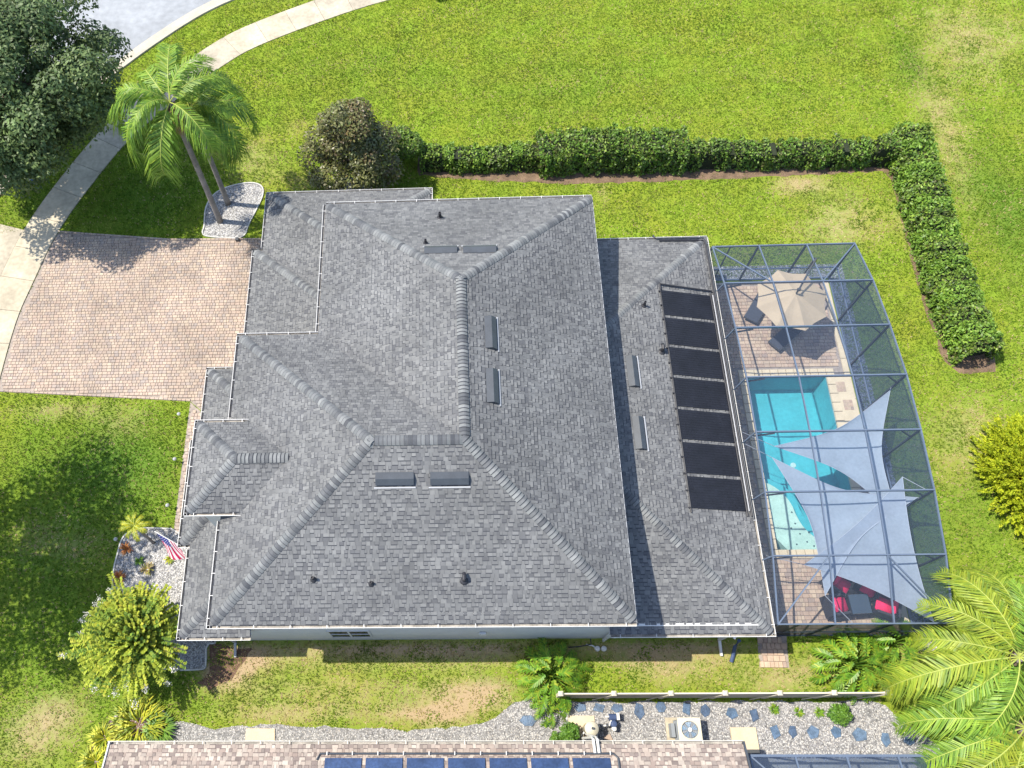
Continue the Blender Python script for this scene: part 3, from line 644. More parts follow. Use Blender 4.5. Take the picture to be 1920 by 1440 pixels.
gutter(house, (-10.48, 15.9), (-10.48, 12.7), W_, z0); gutter(house, (-10.6, 15.88), (-8.9, 15.88), N_, z0)
gutter(house, (-10.8, 12.6), (-10.8, 8.1), W_, z0); gutter(house, (-10.9, 8.15), (-10.32, 8.15), S_, z0)
gutter(house, (-10.4, 7.95), (-10.4, 4.5), W_, z0); gutter(house, (-10.5, 4.58), (-7.7, 4.58), S_, z0)
gutter(house, (-8.7, 25.27), (-.75, 25.27), N_, z0, every=1.1); gutter(house, (-8.6, 25.3), (-8.6, 22.2), W_, z0); gutter(house, (-9.1, 22.01), (-8.62, 22.01), N_, z0, mat='vent_metal'); gutter(house, (-9.0, 22.05), (-9.0, 16.2), W_, z0)
gutter(house, (-.87, 24.7), (-.87, 25.38), E__, z0)
gutter(house, (6.2, 22.1), (11.7, 22.1), N_, z0); gutter(house, (11.6, 4.55), (11.6, 22.15), E__, z0, every=1.0); gutter(house, (5.72, 4.6), (11.72, 4.6), S_, z0, every=1.3)
# drip edge on the east eave
mb = MB(); mb.bar((xb + .012, yS - .02, H - .03), (xb + .012, yN + .02, H - .03), .018, .09); mb.obj('drip_edge', 'strap_grey', house)
# roof vents
def roof_vent(poly, c, L_, roofobj):
    P, u, v, n = frame_of(poly); c = Vector(c); R4 = Matrix((u, v, n)).transposed().to_4x4()
    c.z = P[0].z - ((c.x - P[0].x) * n.x + (c.y - P[0].y) * n.y) / n.z
    mb = MB(); h = L_ / 2
    vs = [(-h, -.2, .02), (h, -.2, .02), (h, -.2, .11), (-h, -.2, .11), (h, .02, .17), (-h, .02, .17), (h, .24, .04), (-h, .24, .04), (h, .24, .02), (-h, .24, .02)]
    mb.add(vs, [(0, 1, 2, 3), (3, 2, 4, 5), (5, 4, 6, 7), (7, 6, 8, 9), (0, 3, 5, 7, 9), (1, 8, 6, 4, 2)])
    T_ = Matrix.Translation(c) @ R4; mb.v = [tuple(T_ @ Vector(q)) for q in mb.v]; o = mb.obj('roof_vent', 'vent_metal', roofobj)
    mb = MB(); mb.box((0, -.29, .03), (L_ + .12, .05, .04)); mb.v = [tuple(T_ @ Vector(q)) for q in mb.v]; mb.obj('vent_flashing', 'strap_grey', roofobj)
roof_vent(main_planes[0], (-.33, 18.55, 0), 1.28, rm); roof_vent(main_planes[0], (1.18, 18.52, 0), 1.28, rm)
roof_vent(main_planes[1], (1.45, 14.6, 0), 1.33, rm); roof_vent(main_planes[1], (1.43, 12.44, 0), 1.33, rm)
roof_vent(main_planes[2], (-1.98, 9.06, 0), 1.3, rm); roof_vent(main_planes[2], (-.12, 9.05, 0), 1.3, rm)
roof_vent(rear[0], (7.37, 14.87, 0), 1.38, rr); roof_vent(rear[0], (7.35, 12.15, 0), 1.38, rr)
def vent_pipe(poly, c, r, h, roofobj, bent=False):
    P, u, v, n = frame_of(poly); c = Vector((*c, 0)); c.z = P[0].z - ((c.x - P[0].x) * n.x + (c.y - P[0].y) * n.y) / n.z
    mb = MB(); mb.lathe(c, [(r * 2.4, .0), (r * 2.0, .05), (r * 1.1, .09), (r, .1), (r, h), (r * .75, h), (r * .75, h - .05)], 10)
    if bent: mb.tube([c + Vector((0, 0, h * .8)), c + Vector((0, 0, h * 1.1)), c + Vector((0, .1, h * 1.2)), c + Vector((0, .2, h))], r, 8)
    mb.obj('vent_pipe', 'dark_pipe', roofobj)
vent_pipe(main_planes[0], (-.36, 21.0), .06, .35, rm); vent_pipe(main_planes[0], (-.93, 19.1), .045, .25, rm); vent_pipe(main_planes[2], (-4.83, 5.98), .05, .3, rm); vent_pipe(main_planes[2], (-2.85, 5.83), .045, .22, rm)
vent_pipe(main_planes[2], (.32, 5.9), .065, .26, rm, True); vent_pipe(rear[0], (8.24, 18.1), .05, .35, rr); vent_pipe(rear[0], (8.76, 15.95), .07, .3, rr, True)
# walls: windows, doors, downspouts
def window(parent, x0, x1, z0_, z1_, y, n=2):
    mb = MB(); fr = .07
    mb.bar((x0, y, z0_), (x1, y, z0_), .06, fr); mb.bar((x0, y, z1_), (x1, y, z1_), .06, fr)
    for i in range(n + 1): x = x0 + (x1 - x0) * i / n; mb.bar((x, y - .002, z0_), (x, y - .002, z1_), fr, .055)
    f = mb.obj('window', 'white_metal', parent)
    for i in range(n):
        a = x0 + (x1 - x0) * i / n + .04; b = x0 + (x1 - x0) * (i + 1) / n - .04
        mb = MB(); mb.box(((a + b) / 2, y - .004, (z0_ + z1_) / 2), (b - a, .02, z1_ - z0_ - .06)); g = mb.obj('pane', 'window_glass', f)
        mb = MB(); zc = (z0_ + z1_) / 2
        mb.bar((a, y - .02, zc), (b, y - .02, zc), .02, .035); mb.obj('muntin', 'white_metal', f)
window(house, -4.9, -3.33, .85, 2.35, 4.855); window(house, -6.9, -5.9, 3.6, 4.9, 4.855, 2); window(house, 2.0, 3.6, 3.6, 4.9, 4.855)
mb = MB(); mb.box((1.04, 4.80, 1.80), (.28, .12, .22), bev=.02); mb.obj('wall_vent', 'white_metal', house)
gd = MB()
for i in range(4): gd.box((-8.73, 18.9, .3 + i * .56), (.05, 4.7, .54), bev=.0)
gd.obj('garage_door', 'white_metal', house)
mb = MB(); mb.box((-9.38, 10.25, 1.15), (.06, 1.2, 2.3)); mb.obj('front_door', 'wood_brown', house)
for yy in (8.45, 12.3):
    mb = MB(); mb.box((-10.4, yy, 1.4), (.35, .3, 2.8)); mb.obj('porch_column', 'stucco', house)
def downspout(parent, pts, w=.08, mat='white_metal'):
    mb = MB()
    for a, b in zip(pts, pts[1:]): mb.bar(a, b, w, w * 1.3)
    mb.obj('downspout', mat, parent)
downspout(house, [(-8.95, 4.5, 2.7), (-8.95, 4.72, 2.5), (-8.95, 4.78, .3), (-8.95, 4.2, .08)], .09, 'strap_grey')
downspout(house, [(10.29,4.47,2.60), (10.45, 4.75, 2.45), (10.45, 4.75, .3), (10.5, 4.15, .1)], .09)
mb = MB(); mb.tube([(11.02, 4.62, .9), (11.0, 4.45, .35), (10.98, 4.2, .1), (10.86, 3.9, .06)], .075, 10); mb.obj('drain_pipe', 'pvc_blue', house)
downspout(house, [(5.9, 4.52, 2.7), (5.9, 4.72, 2.4), (5.9, 4.75, .2)], .08)
mb = MB(); mb.tube([(5.35, 4.78, .5), (5.35, 4.55, .55), (4.9, 4.5, .3), (4.5, 4.5, .1)], .025, 6); mb.obj('condenser_line', 'dark_pipe', house)
# ---- pool heater on the rear roof
hp = thing('solar_pool_heater', 'black solar pool-heating mats in a row on the rear roof slope', 'solar heater', (10.3, 14, 3.2))
PR, ur, vr, nr = frame_of(rear[0])
onr = lambda x, y, d=0: tuple(Vector((x, y, z0 + .25 * (11.6 - x))) + nr * d)
Ys = [19.05, 17.69, 16.27, 14.85, 13.42, 11.99, 10.56, 9.13]
for a, b in zip(Ys, Ys[1:]):
    y1, y0_ = a - .07, b + .07
    mb = MB(); q4 = [onr(9.1, y0_, .03), onr(11.32, y0_, .03), onr(11.32, y1, .03), onr(9.1, y1, .03)]; t4 = [tuple(Vector(v_) + nr * .025) for v_ in q4]
    mb.add(q4 + t4, [(4, 5, 6, 7), (0, 1, 5, 4), (1, 2, 6, 5), (2, 3, 7, 6), (3, 0, 4, 7)]); pn = mb.obj('collector_mat', 'solar_black', hp)
    mb = MB()
    for k in range(1, 12): yk = y0_ + (y1 - y0_) * k / 12; mb.bar(onr(9.12, yk, .058), onr(11.3, yk, .058), .02, .008)
    mb.obj('collector_tubes', 'solar_black', pn)
for x in (9.06, 11.36): mb = MB(); mb.tube([onr(x, 19.1, .06), onr(x, 9.0, .06)], .03, 8); mb.obj('header_pipe', 'dark_pipe', hp)
for k, yk in enumerate(np.linspace(18.9, 9.2, 15)): mb = MB(); mb.box(onr(9.0, yk, .07), (.07, .05, .06)); mb.obj('pipe_clip', 'dark_pipe', hp)
mb = MB(); mb.tube([onr(11.5, 9.0, .12), onr(11.5, 21.7, .12), (11.45, 21.9, 2.98), (9.5, 21.95, 2.98)], .035, 8); mb.tube([onr(11.42, 19.2, .1), onr(9.06, 19.25, .1), onr(9.06, 19.0, .08)], .035, 8); mb.obj('feed_pipe', 'dark_pipe', hp)
mb = MB(); mb.tube([onr(11.58, 8.9, .09), onr(11.58, 21.9, .09), (11.5, 22.05, 2.96), (9.4, 22.08, 2.97), (9.3, 22.15, 2.96), (9.3, 22.3, 2.9), (9.3, 22.3, .2)], .033, 8); mb.obj('return_pipe', 'vent_metal', hp)
mb = MB(); mb.tube([onr(11.44, 9.2, .1), onr(11.44, 19, .1)], .022, 8); mb.obj('white_pipe', 'strap_grey', hp)
# ---- neighbouring house along the bottom edge
nb = thing('neighbouring_house', 'neighbouring house with tan-brown shingle roof along the bottom edge', 'house', (0, -6, 0))
ZN = lambda d: 2.8 + .34 * d
npl = [[(9.95, .82, 2.8), (-12.5, .82, 2.8), (-12.5, -6.2, ZN(7.02)), (9.95, -6.2, ZN(7.02))], [(-12.5, -13.2, 2.8), (9.95, -13.2, 2.8), (9.95, -6.2, ZN(7.02)), (-12.5, -6.2, ZN(7.02))]]
nr_ = roof_body(nb, npl, top='tan_deck')
TN = ['shingle_tan', 'shingle_tan_shadow_band']
ztop = 1.9
shingle_plane([(9.95, .82, 2.8), (-12.5, .82, 2.8), (-12.5, .82 - ztop, ZN(ztop)), (9.95, .82 - ztop, ZN(ztop))], nr_, TN, lambda q_: abs(q_.x + 9) if q_.y > -.15 else 50 + abs(q_.x), 300)
tree_box(nb, 'wall', -12.1, 9.55, -12.8, .4, 0, 2.85, 'stucco_tan')
for gx_ in (-12.1, 9.53): mb = MB(); mb.add([(gx_, -12.8, 2.86), (gx_, .4, 2.86), (gx_, -6.2, ZN(7.02) - .2), (gx_ + .02, -12.8, 2.86), (gx_ + .02, .4, 2.86), (gx_ + .02, -6.2, ZN(7.02) - .2)], [(0, 1, 2), (5, 4, 3), (0, 2, 5, 3), (1, 4, 5, 2)]); mb.obj('gable', 'stucco_tan', nb)
gutter(nb, (-12.6, .82), (9.98, .82), N_, 2.8, 'cream_metal', 1.05); mb = MB(); mb.bar((-12.53, .9, 2.76), (-12.53, -6.2, ZN(7.02) - .04), .05, .16); mb.obj('rake_board', 'white_metal', nb); mb = MB(); mb.bar((9.99, .9, 2.76), (9.99, -6.2, ZN(7.02) - .04), .07, .16); mb.obj('rake_board', 'vent_metal', nb)
sn = thing('roof_collectors', 'dark blue collector panels on the tan neighbouring roof', 'solar heater', (.3, -1, 3.2))
PN_, un, vn, nn_ = frame_of(npl[0]); onn = lambda x, y, d=0: tuple(Vector((x, y, ZN(.82 - y))) + nn_ * d)
xs = [-4.72, -3.28, -1.84, -.40, 1.04, 2.48, 3.92, 5.36]
for a, b in zip(xs, xs[1:]):
    mb = MB(); q4 = [onn(b - .09, .36, .04), onn(a + .06, .36, .04), onn(a + .06, -2.1, .04), onn(b - .09, -2.1, .04)]; t4 = [tuple(Vector(v_) + nn_ * .03) for v_ in q4]
    mb.add(q4 + t4, [(4, 5, 6, 7), (0, 1, 5, 4), (1, 2, 6, 5), (2, 3, 7, 6), (3, 0, 4, 7)]); mb.obj('collector_mat', 'solar_blue', sn)
mb = MB(); mb.tube([onn(-4.95, .3, .06), onn(-4.85, .5, .08), onn(5.4, .5, .08), onn(5.55, .35, .08), onn(5.55, -2.3, .08)], .035, 8); mb.obj('feed_pipe', 'vent_metal', sn)
for x in np.arange(-4.6, 5.5, .9): mb = MB(); mb.box(onn(x, .5, .1), (.03, .12, .06)); mb.obj('pipe_strap', 'plastic_white', sn)
mb = MB(); mb.tube([onn(4.78, .5, .1), (4.78, .98, 2.85), (4.78, 1.06, 2.6), (4.75, 1.1, .5)], .05, 8); mb.tube([onn(4.92, .5, .1), (4.92, .98, 2.85), (4.92, 1.06, 2.6), (4.9, 1.25, .5)], .05, 8); mb.obj('riser_pipes', 'plastic_white', sn)
# ================================================================== pool, deck, screen cage, patio furniture
def lpart(mb, name, mat, parent, smooth=False):
    """a part given in its thing's own local coordinates"""
    o = bpy.data.objects.new(name, mb.mesh(name, mat)); COL.objects.link(o); o.parent = parent
    if smooth: o.data.shade_smooth()
    return o
px0, py0, px1, py1 = POOL
DECK = [(11.26, 5.0), (17.82, 5.0), (17.82, 21.35), (11.26, 21.35)]
dk = MB()
for x0, x1, y0, y1 in ((11.26, 18.12, 4.95, py0), (11.26, 18.12, py1, 21.42), (11.26, px0, py0, py1), (px1, 18.12, py0, py1)):
    dk.add([(x0, y0, .010), (x1, y0, .010), (x1, y1, .010), (x0, y1, .010)], [(0, 1, 2, 3)])
deck = tag(dk.obj('pool_deck', 'joint_sand'), 'pool deck of weathered brown-grey pavers inside the screen cage', 'deck', kind='structure')
hole = [(px0 - .33, py0 - .36), (18.2, py0 - .36) , (18.2, py0 + 4.2), (18.2, py1 + .36), (px0 - .33, py1 + .36)]
hole2 = [(px0 - .33, py0 - .36), (px1 + 1.05, py0 - .36), (px1 + 1.05, py1), (px1 + .4, py1 + .37), (px0 - .33, py1 + .37)]
pave(deck, DECK, .175, (.12, .175, .235, .26), .014, .04, (14.5, 19), mats='deck_paver', holes=[hole2], restname='paver_field')
def rib(x0, y0, x1, y1, n, w, name='ribbon_block', along='y'):
    for i in range(n):
        mb = MB(); t0, t1 = i / n, (i + 1) / n
        if along == 'y': mb.box(((x0 + x1) / 2, y0 + (y1 - y0) * (t0 + t1) / 2, .028), (x1 - x0, (y1 - y0) / n - .012, .05), bev=.008)
        else: mb.box((x0 + (x1 - x0) * (t0 + t1) / 2, (y0 + y1) / 2, .028), ((x1 - x0) / n - .012, y1 - y0, .05), bev=.008)
        mb.obj(name, 'coping', deck)
rib(17.85, 4.98, 18.11, 21.4, 8, 0); rib(11.3, 21.38, 17.85, 21.5, 4, 0, along='x')
pool = thing('swimming_pool', 'turquoise swimming pool with pale coping and a shallow sun shelf', 'swimming pool', (15.2, 12.4, 0))
mb = MB(); d = -1.45; k = .003
def slope(y): return -1.0 - .5 * (y - py0) / (py1 - py0)
c4 = [(px0, py0), (px1, py0), (px1, py1), (px0, py1)]
vs = [(x, y, .02) for x, y in c4] + [(x, y, slope(y)) for x, y in c4]
mb.add(vs, [(4, 5, 6, 7), (1, 0, 4, 5), (2, 1, 5, 6), (3, 2, 6, 7), (0, 3, 7, 4)]); mb.obj('pool_shell', 'pool_plaster', pool)
mb = MB()
for a, b in zip(c4, c4[1:] + c4[:1]):
    a, b = Vector((*a, 0)), Vector((*b, 0)); n_ = int((b - a).length / .15); dd = (b - a) / n_; inn = Vector((-dd.y, dd.x, 0)).normalized() * .006
    for i in range(n_): q0, q1 = a + dd * i + inn, a + dd * (i + 1) + inn; mb.add([q0 + Vector((0, 0, -.16)), q1 + Vector((0, 0, -.16)), q1 + Vector((0, 0, .0)), q0 + Vector((0, 0, .0))], [(0, 1, 2, 3)])
mb.obj('waterline_tile', 'pool_tile', pool)
# sun shelf at the near left corner, with a curved step
shelf = smooth_poly([(px0 + .01, py0 + .01), (15.9, py0 + .01), (15.45, 8.75), (14.85, 9.35), (14.62, 9.9), (14.5, 10.5), (14.2, 11.0), (13.8, 11.35), (px0 + .01, 11.5)], 1)
mb = MB(); mb.prism(shelf, -1.2, -.24); mb.obj('sun_shelf', 'pool_shelf', pool)
step = [(x + (.35 if x > 13.6 else 0), y + (.3 if y > 8.6 else 0)) for x, y in shelf]
mb = MB(); mb.prism(step, -1.3, -.55); mb.obj('shelf_step', 'pool_plaster', pool)
for i, (x, y) in enumerate([(14.45, 10.1), (14.5, 9.6), (14.62, 9.15), (14.85, 8.8), (15.1, 8.62), (14.4, 8.7), (14.3, 9.4), (15.0, 9.2)]):
    mb = MB(); mb.lathe((x, y, -.238), [(.04, 0), (.03, .012)], 8); mb.obj('step_marker', 'dark_metal', pool)
mb = MB(); mb.add([(px0, py0, -.09), (px1, py0, -.09), (px1, py1, -.09), (px0, py1, -.09)], [(0, 1, 2, 3)]); wt = mb.obj('water', 'water', pool)
bm_ = wt.data
mb = MB(); mb.lathe((15.35, 12.6, slope(12.6)), [(.13, 0), (.11, .03), (.04, .035)], 14); mb.obj('main_drain', 'plastic_white', pool)
def copb(x0, x1, y0, y1, n, along):
    for i in range(n):
        mb = MB()
        if along == 'x': s = (x1 - x0) / n; mb.box((x0 + s * (i + .5), (y0 + y1) / 2, .035), (s - .01, y1 - y0, .075), bev=.012)
        else: s = (y1 - y0) / n; mb.box(((x0 + x1) / 2, y0 + s * (i + .5), .035), (x1 - x0, s - .01, .075), bev=.012)
        mb.obj('coping_stone', 'coping', pool)
copb(px0 - .3, px1 + .35, py1 - .03, py1 + .34, 12, 'x'); copb(px0 - .3, px1 + .35, py0 - .34, py0 + .03, 12, 'x'); copb(px0 - .3, px0 + .03, py0 + .03, py1 - .03, 18, 'y'); copb(px1 - .03, px1 + .35, py0 + .03, py1 - .03, 18, 'y')
mb = MB(); mb.box((17.72, 14.3, .03), (.66, 4.1, .06)); pt = mb.obj('equipment_pad', 'coping', pool)
for x, y in ((17.55, 15.85), (17.7, 14.95), (17.7, 13.3)):
    for i in range(3):
        for j in range(3): mb = MB(); mb.box((x - .14 + i * .14, y - .17 + j * .17, .064), (.13, .16, .02), bev=.004); mb.obj('inset_paver', 'deck_paver', pt)

# ---- the screen cage: a shallow arched roof over eight frames
cage = thing('pool_cage', 'grey aluminium screen cage with arched roof over the pool', 'screen enclosure', (15, 13, 0))
CX = [11.88, 13.95, 16.065, 18.18]; CY = [21.65, 19.30, 16.90, 14.49, 12.12, 9.71, 7.32, 4.92]; CZ = [2.80, 3.42, 3.76, 3.97, 3.94, 3.77, 3.43, 2.80]
nd = lambda i, j: (CX[i], CY[j], CZ[j])
def bm1(a, b, w, h, name): m = MB(); m.bar(a, b, w, h); return m.obj(name, 'cage_shaded' if name in ('post', 'knee_brace') else 'cage_metal', cage)
for j in range(8):
    for i in range(3): bm1(nd(i, j), nd(i + 1, j), .052, .12 if 0 < j < 7 else .085, 'roof_beam')
    if 0 < j < 7: bm1((11.72, CY[j], 2.78), nd(0, j), .05, .05, 'riser_strut')
    bm1((CX[3], CY[j], 0), (CX[3], CY[j], CZ[j] - .03), .09, .06, 'post')
    if 0 < j < 7: bm1((CX[3], CY[j], CZ[j] - .75), (CX[3] - .72, CY[j], CZ[j] - .06), .05, .05, 'knee_brace')
    if 0 < j < 7: bm1((CX[0], CY[j] - .03, CZ[j] - .35), (CX[0] + .75, CY[j] - .03, CZ[j] - .08), .05, .06, 'knee_brace')
for i in range(4):
    for j in range(7): bm1(nd(i, j), nd(i, j + 1), .05, .065, 'purlin')
for j in (0, 7):
    for i in range(3): bm1((CX[i], CY[j], 0), (CX[i], CY[j], 2.76), .06, .09, 'post')
    bm1((12.7, CY[j], 0), (12.7, CY[j], 2.76), .05, .05, 'post')
    for z in (.06, .95): bm1((CX[0], CY[j], z), (CX[3], CY[j], z), .05, .05, 'rail')
for j in range(7):
    for z in (.06, .95): bm1((CX[3], CY[j], z), (CX[3], CY[j + 1], z), .05, .05, 'rail')
for a, b in ((nd(0, 0), nd(1, 1)), (nd(3, 0), nd(2, 1)), (nd(0, 7), nd(1, 6)), (nd(3, 7), nd(2, 6))): bm1(a, b, .05, .06, 'diagonal_brace')
for a, b in (((CX[0], 4.93, .1), (CX[2], 4.93, 2.7)), ((CX[3], 4.93, .1), (CX[1], 4.93, 2.7))):
    m = MB(); m.tube([a, b], .008, 5); m.obj('bracing_cable', 'strap_grey', cage)
def panel(q, mat):
    m = MB(); m.add(q, [tuple(range(len(q)))]); return m.obj('screen_panel', mat, cage)
for j in range(7):
    for i in range(3): panel([nd(i, j), nd(i, j + 1), nd(i + 1, j + 1), nd(i + 1, j)], 'screen')
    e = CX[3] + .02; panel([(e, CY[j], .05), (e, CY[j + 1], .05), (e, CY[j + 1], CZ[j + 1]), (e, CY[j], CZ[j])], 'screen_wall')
    panel([(11.74, CY[j], 2.8), (11.74, CY[j + 1], 2.8), nd(0, j + 1), nd(0, j)], 'screen')
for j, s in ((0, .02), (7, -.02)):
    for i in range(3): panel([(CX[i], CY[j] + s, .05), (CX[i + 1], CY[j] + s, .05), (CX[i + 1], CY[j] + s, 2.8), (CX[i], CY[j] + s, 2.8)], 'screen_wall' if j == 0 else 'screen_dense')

# ---- shade sails
def sail(name, pts, anchors, label, sag=.12, bow=.14, n=18, curl=.12):
    A, B, C3 = [Vector(q) for q in pts]; c = (A + B + C3) / 3; mb = MB(); idx = {}; vs = []
    for i in range(n + 1):
        for j in range(n + 1 - i):
            a, b = i / n, j / n; g = 1 - a - b; P = A * a + B * b + C3 * g
            pull = bow * (4 * a * b * (1 - g) ** 2 + 4 * b * g * (1 - a) ** 2 + 4 * a * g * (1 - b) ** 2)
            edge = 1 - 27 * a * b * g
            P = P + (c - P) * pull * max(0, edge)
            P.z += -sag * 27 * a * b * g + curl * math.sin(6 * a + 4 * b) * a * b * 2
            idx[i, j] = len(vs); vs.append(P)
    fs = []
    for i in range(n):
        for j in range(n - i):
            fs.append((idx[i, j], idx[i + 1, j], idx[i, j + 1]))
            if j < n - i - 1: fs.append((idx[i + 1, j], idx[i + 1, j + 1], idx[i, j + 1]))
    t = thing(name, label, 'shade sail', (c.x, c.y, 0), 'triangular shade sails under the cage roof')
    mb.add(vs, fs, 0); o = mb.obj('cloth', 'sail', t, True)
    for seq in ([idx[i, 0] for i in range(n + 1)], [idx[0, j] for j in range(n + 1)], [idx[i, n - i] for i in range(n + 1)]):
        m = MB(); m.tube([vs[k] + Vector((0, 0, .006)) for k in seq], .011, 5); m.obj('hem', 'sail_hem', t)
    for q, an in zip(pts, anchors):
        if an: m = MB(); m.tube([q, an], .012, 5); m.obj('tie_rope', 'rope', t)
    return t
sail('shade_sail', [(18.10,14.37,2.75), (13.09,12.07,2.50), (17.41,9.14,2.25)], [(18.14, 14.49, 2.8), (11.8, 12.6, 2.78), (18.14, 9.75, 2.3)], 'grey triangular shade sail farthest from the red chairs, over the blue water', bow=.30)
sail('shade_sail', [(12.88,11.54,2.60), (18.10,9.75,2.72), (14.01,6.05,2.30)], [(11.8, 12.1, 2.78), (18.14, 9.72, 2.75), (14.9, 5.0, 2.2)], 'grey triangular shade sail in the middle, crossing the sun shelf of the pool', bow=.30)
sail('shade_sail', [(13.39,7.21,2.45), (17.60,10.53,2.95), (17.92,5.09,2.05)], [(11.9, 7.5, 2.75), (18.14, 9.75, 3.5), (18.14, 5.0, 1.9)], 'grey triangular shade sail above the red cushioned chairs', bow=.12)

# ---- cantilever parasol
uc = (15.05,19.00,3.10)
par = thing('cantilever_parasol', 'beige cantilever parasol open over two loungers on the deck', 'parasol', uc)
cx, cy = uc[0], uc[1]; rim = []; mb = MB(); R0 = 1.6; nrib = 8; tilt = .05
cv = []
for i in range(nrib * 4 + 0):
    a = 2 * math.pi * i / (nrib * 4) + .2; f_ = (i % 4) / 4; r = R0 * (1 - .12 * math.sin(math.pi * f_))
    rim.append((r * math.cos(a), r * math.sin(a)))
rings = [(0, .5), (.25, .40), (.5, .27), (.75, .13), (1, 0)]
N4 = nrib * 4; vs = [(cx, cy, 2.45 + .5)]
for s_, h_ in rings[1:]:
    for i, (x, y) in enumerate(rim):
        sagz = .04 * math.sin(math.pi * (i % 4) / 4) * s_; vs.append((cx + x * s_, cy + y * s_, 2.45 + h_ - sagz))
fs = [(0, 1 + i, 1 + (i + 1) % N4) for i in range(N4)]
for k in range(3): fs += [(1 + k * N4 + i, 1 + (k + 1) * N4 + i, 1 + (k + 1) * N4 + (i + 1) % N4, 1 + k * N4 + (i + 1) % N4) for i in range(N4)]
mb.add(vs, fs, 0); mb.obj('canopy', 'canvas_beige', par)
for i in range(nrib):
    x, y = rim[i * 4]; m = MB(); m.tube([(cx, cy, 2.88), (cx + x, cy + y, 2.43)], .012, 5); m.obj('rib', 'dark_metal', par)
pp_ = (cx + 1.35, cy + 2.05)
m = MB(); m.tube([(*pp_, 0.05), (*pp_, 2.6), (pp_[0] - .25, pp_[1] - .4, 3.15), (cx, cy, 3.3)], .04, 8); m.obj('mast', 'dark_metal', par)
m = MB(); m.tube([(cx, cy, 3.32), (cx, cy, 3.0)], .04, 8); m.box((cx, cy, 3.28), (.14, .1, .12)); m.obj('hub', 'dark_metal', par)
m = MB(); m.box((*pp_, .06), (.9, .09, .07)); m.box((*pp_, .06), (.09, .9, .075)); m.obj('cross_base', 'dark_metal', par)
# ---- loungers
def lounger(loc, rz, label):
    t = thing('sun_lounger', label, 'sun lounger', loc, 'sun loungers beneath the parasol'); t.rotation_euler = (0, 0, rz)
    # local: foot at x=0, head towards +x
    m = MB(); m.bar((0, -.31, .3), (1.95, -.31, .3), .05, .06); m.bar((0, .31, .3), (1.95, .31, .3), .05, .06); m.bar((0, -.33, .3), (0, .33, .3), .05, .06); lpart(m, 'frame', 'dark_metal', t)
    for x in (.12, 1.75):
        for y in (-.3, .3): m = MB(); m.bar((x, y, .02), (x, y, .28), .05, .04); lpart(m, 'leg', 'dark_metal', t)
    m = MB(); m.box((.6, 0, .335), (1.2, .58, .02)); lpart(m, 'seat', 'sling', t)
    m = MB(); m.add([(1.2, -.29, .34), (1.2, .29, .34), (1.88, .29, .72), (1.88, -.29, .72), (1.2, -.29, .32), (1.2, .29, .32), (1.9, .29, .70), (1.9, -.29, .70)], [(0, 1, 2, 3), (7, 6, 5, 4), (0, 4, 5, 1), (1, 5, 6, 2), (2, 6, 7, 3), (3, 7, 4, 0)]); lpart(m, 'backrest', 'sling', t)
    m = MB(); m.box((1.72, 0, .70), (.28, .42, .09), bev=.03); lpart(m, 'pillow', 'sling', t)
lounger((14.01,19.27), math.radians(56), 'dark mesh lounger with its head under the parasol, left of the other')
lounger((14.85,17.86), math.radians(41), 'dark mesh lounger in the parasol shade, nearer the pool')
# ---- red-cushioned chairs round a low table
def club_chair(loc, rz, label):
    t = thing('club_chair', label, 'chair', loc, 'red cushioned wicker chairs around the low table'); t.rotation_euler = (0, 0, rz)
    # local: faces +x
    m = MB(); m.box((0, 0, .17), (.72, .78, .28), bev=.01); lpart(m, 'base', 'wicker', t)
    for y in (-.36, .36): m = MB(); m.box((0, y, .34), (.74, .13, .56), bev=.015); lpart(m, 'arm', 'wicker', t)
    m = MB(); m.box((-.36, 0, .42), (.14, .84, .74), bev=.02); lpart(m, 'back', 'wicker', t)
    def cush(c, d, name, tiltz=0):
        b = bmesh.new(); bmesh.ops.create_cube(b, size=1); bmesh.ops.scale(b, vec=d, verts=b.verts); bmesh.ops.bevel(b, geom=b.edges[:], offset=.05, segments=3, affect='EDGES')
        bmesh.ops.rotate(b, cent=(0, 0, 0), matrix=Matrix.Rotation(tiltz, 3, 'Y'), verts=b.verts); bmesh.ops.translate(b, vec=c, verts=b.verts)
        me = bpy.data.meshes.new(name); b.to_mesh(me); b.free(); me.materials.append(MATS['red_cushion']); me.shade_smooth()
        o = bpy.data.objects.new(name, me); COL.objects.link(o); o.parent = t
    cush((.05, 0, .39), (.66, .58, .16), 'seat_cushion'); cush((-.24, 0, .60), (.17, .58, .46), 'back_cushion', .25)
tc = (15.94,6.00,0.45)
club_chair((15.06,5.97,0.40), math.radians(8), 'red cushioned wicker chair left of the low table, in the sun')
club_chair((15.34,6.82,0.40), math.radians(-38), 'red cushioned wicker chair at the back left, partly under the sail tip')
club_chair((16.49,6.70,0.40), math.radians(-128), 'red cushioned wicker chair at the back right, mostly hidden by the sail')
club_chair((16.95,5.92,0.40), math.radians(158), 'red cushioned wicker chair right of the low table')
tb = thing('coffee_table', 'low square dark wicker table among the red chairs', 'table', tc); tb.rotation_euler = (0, 0, .05)
m = MB(); m.box((0, 0, .2), (.66, .66, .38)); lpart(m, 'base', 'wicker', tb); m = MB(); m.box((0, 0, .415), (.76, .76, .03), bev=.006); lpart(m, 'table_top', 'glass_top', tb)
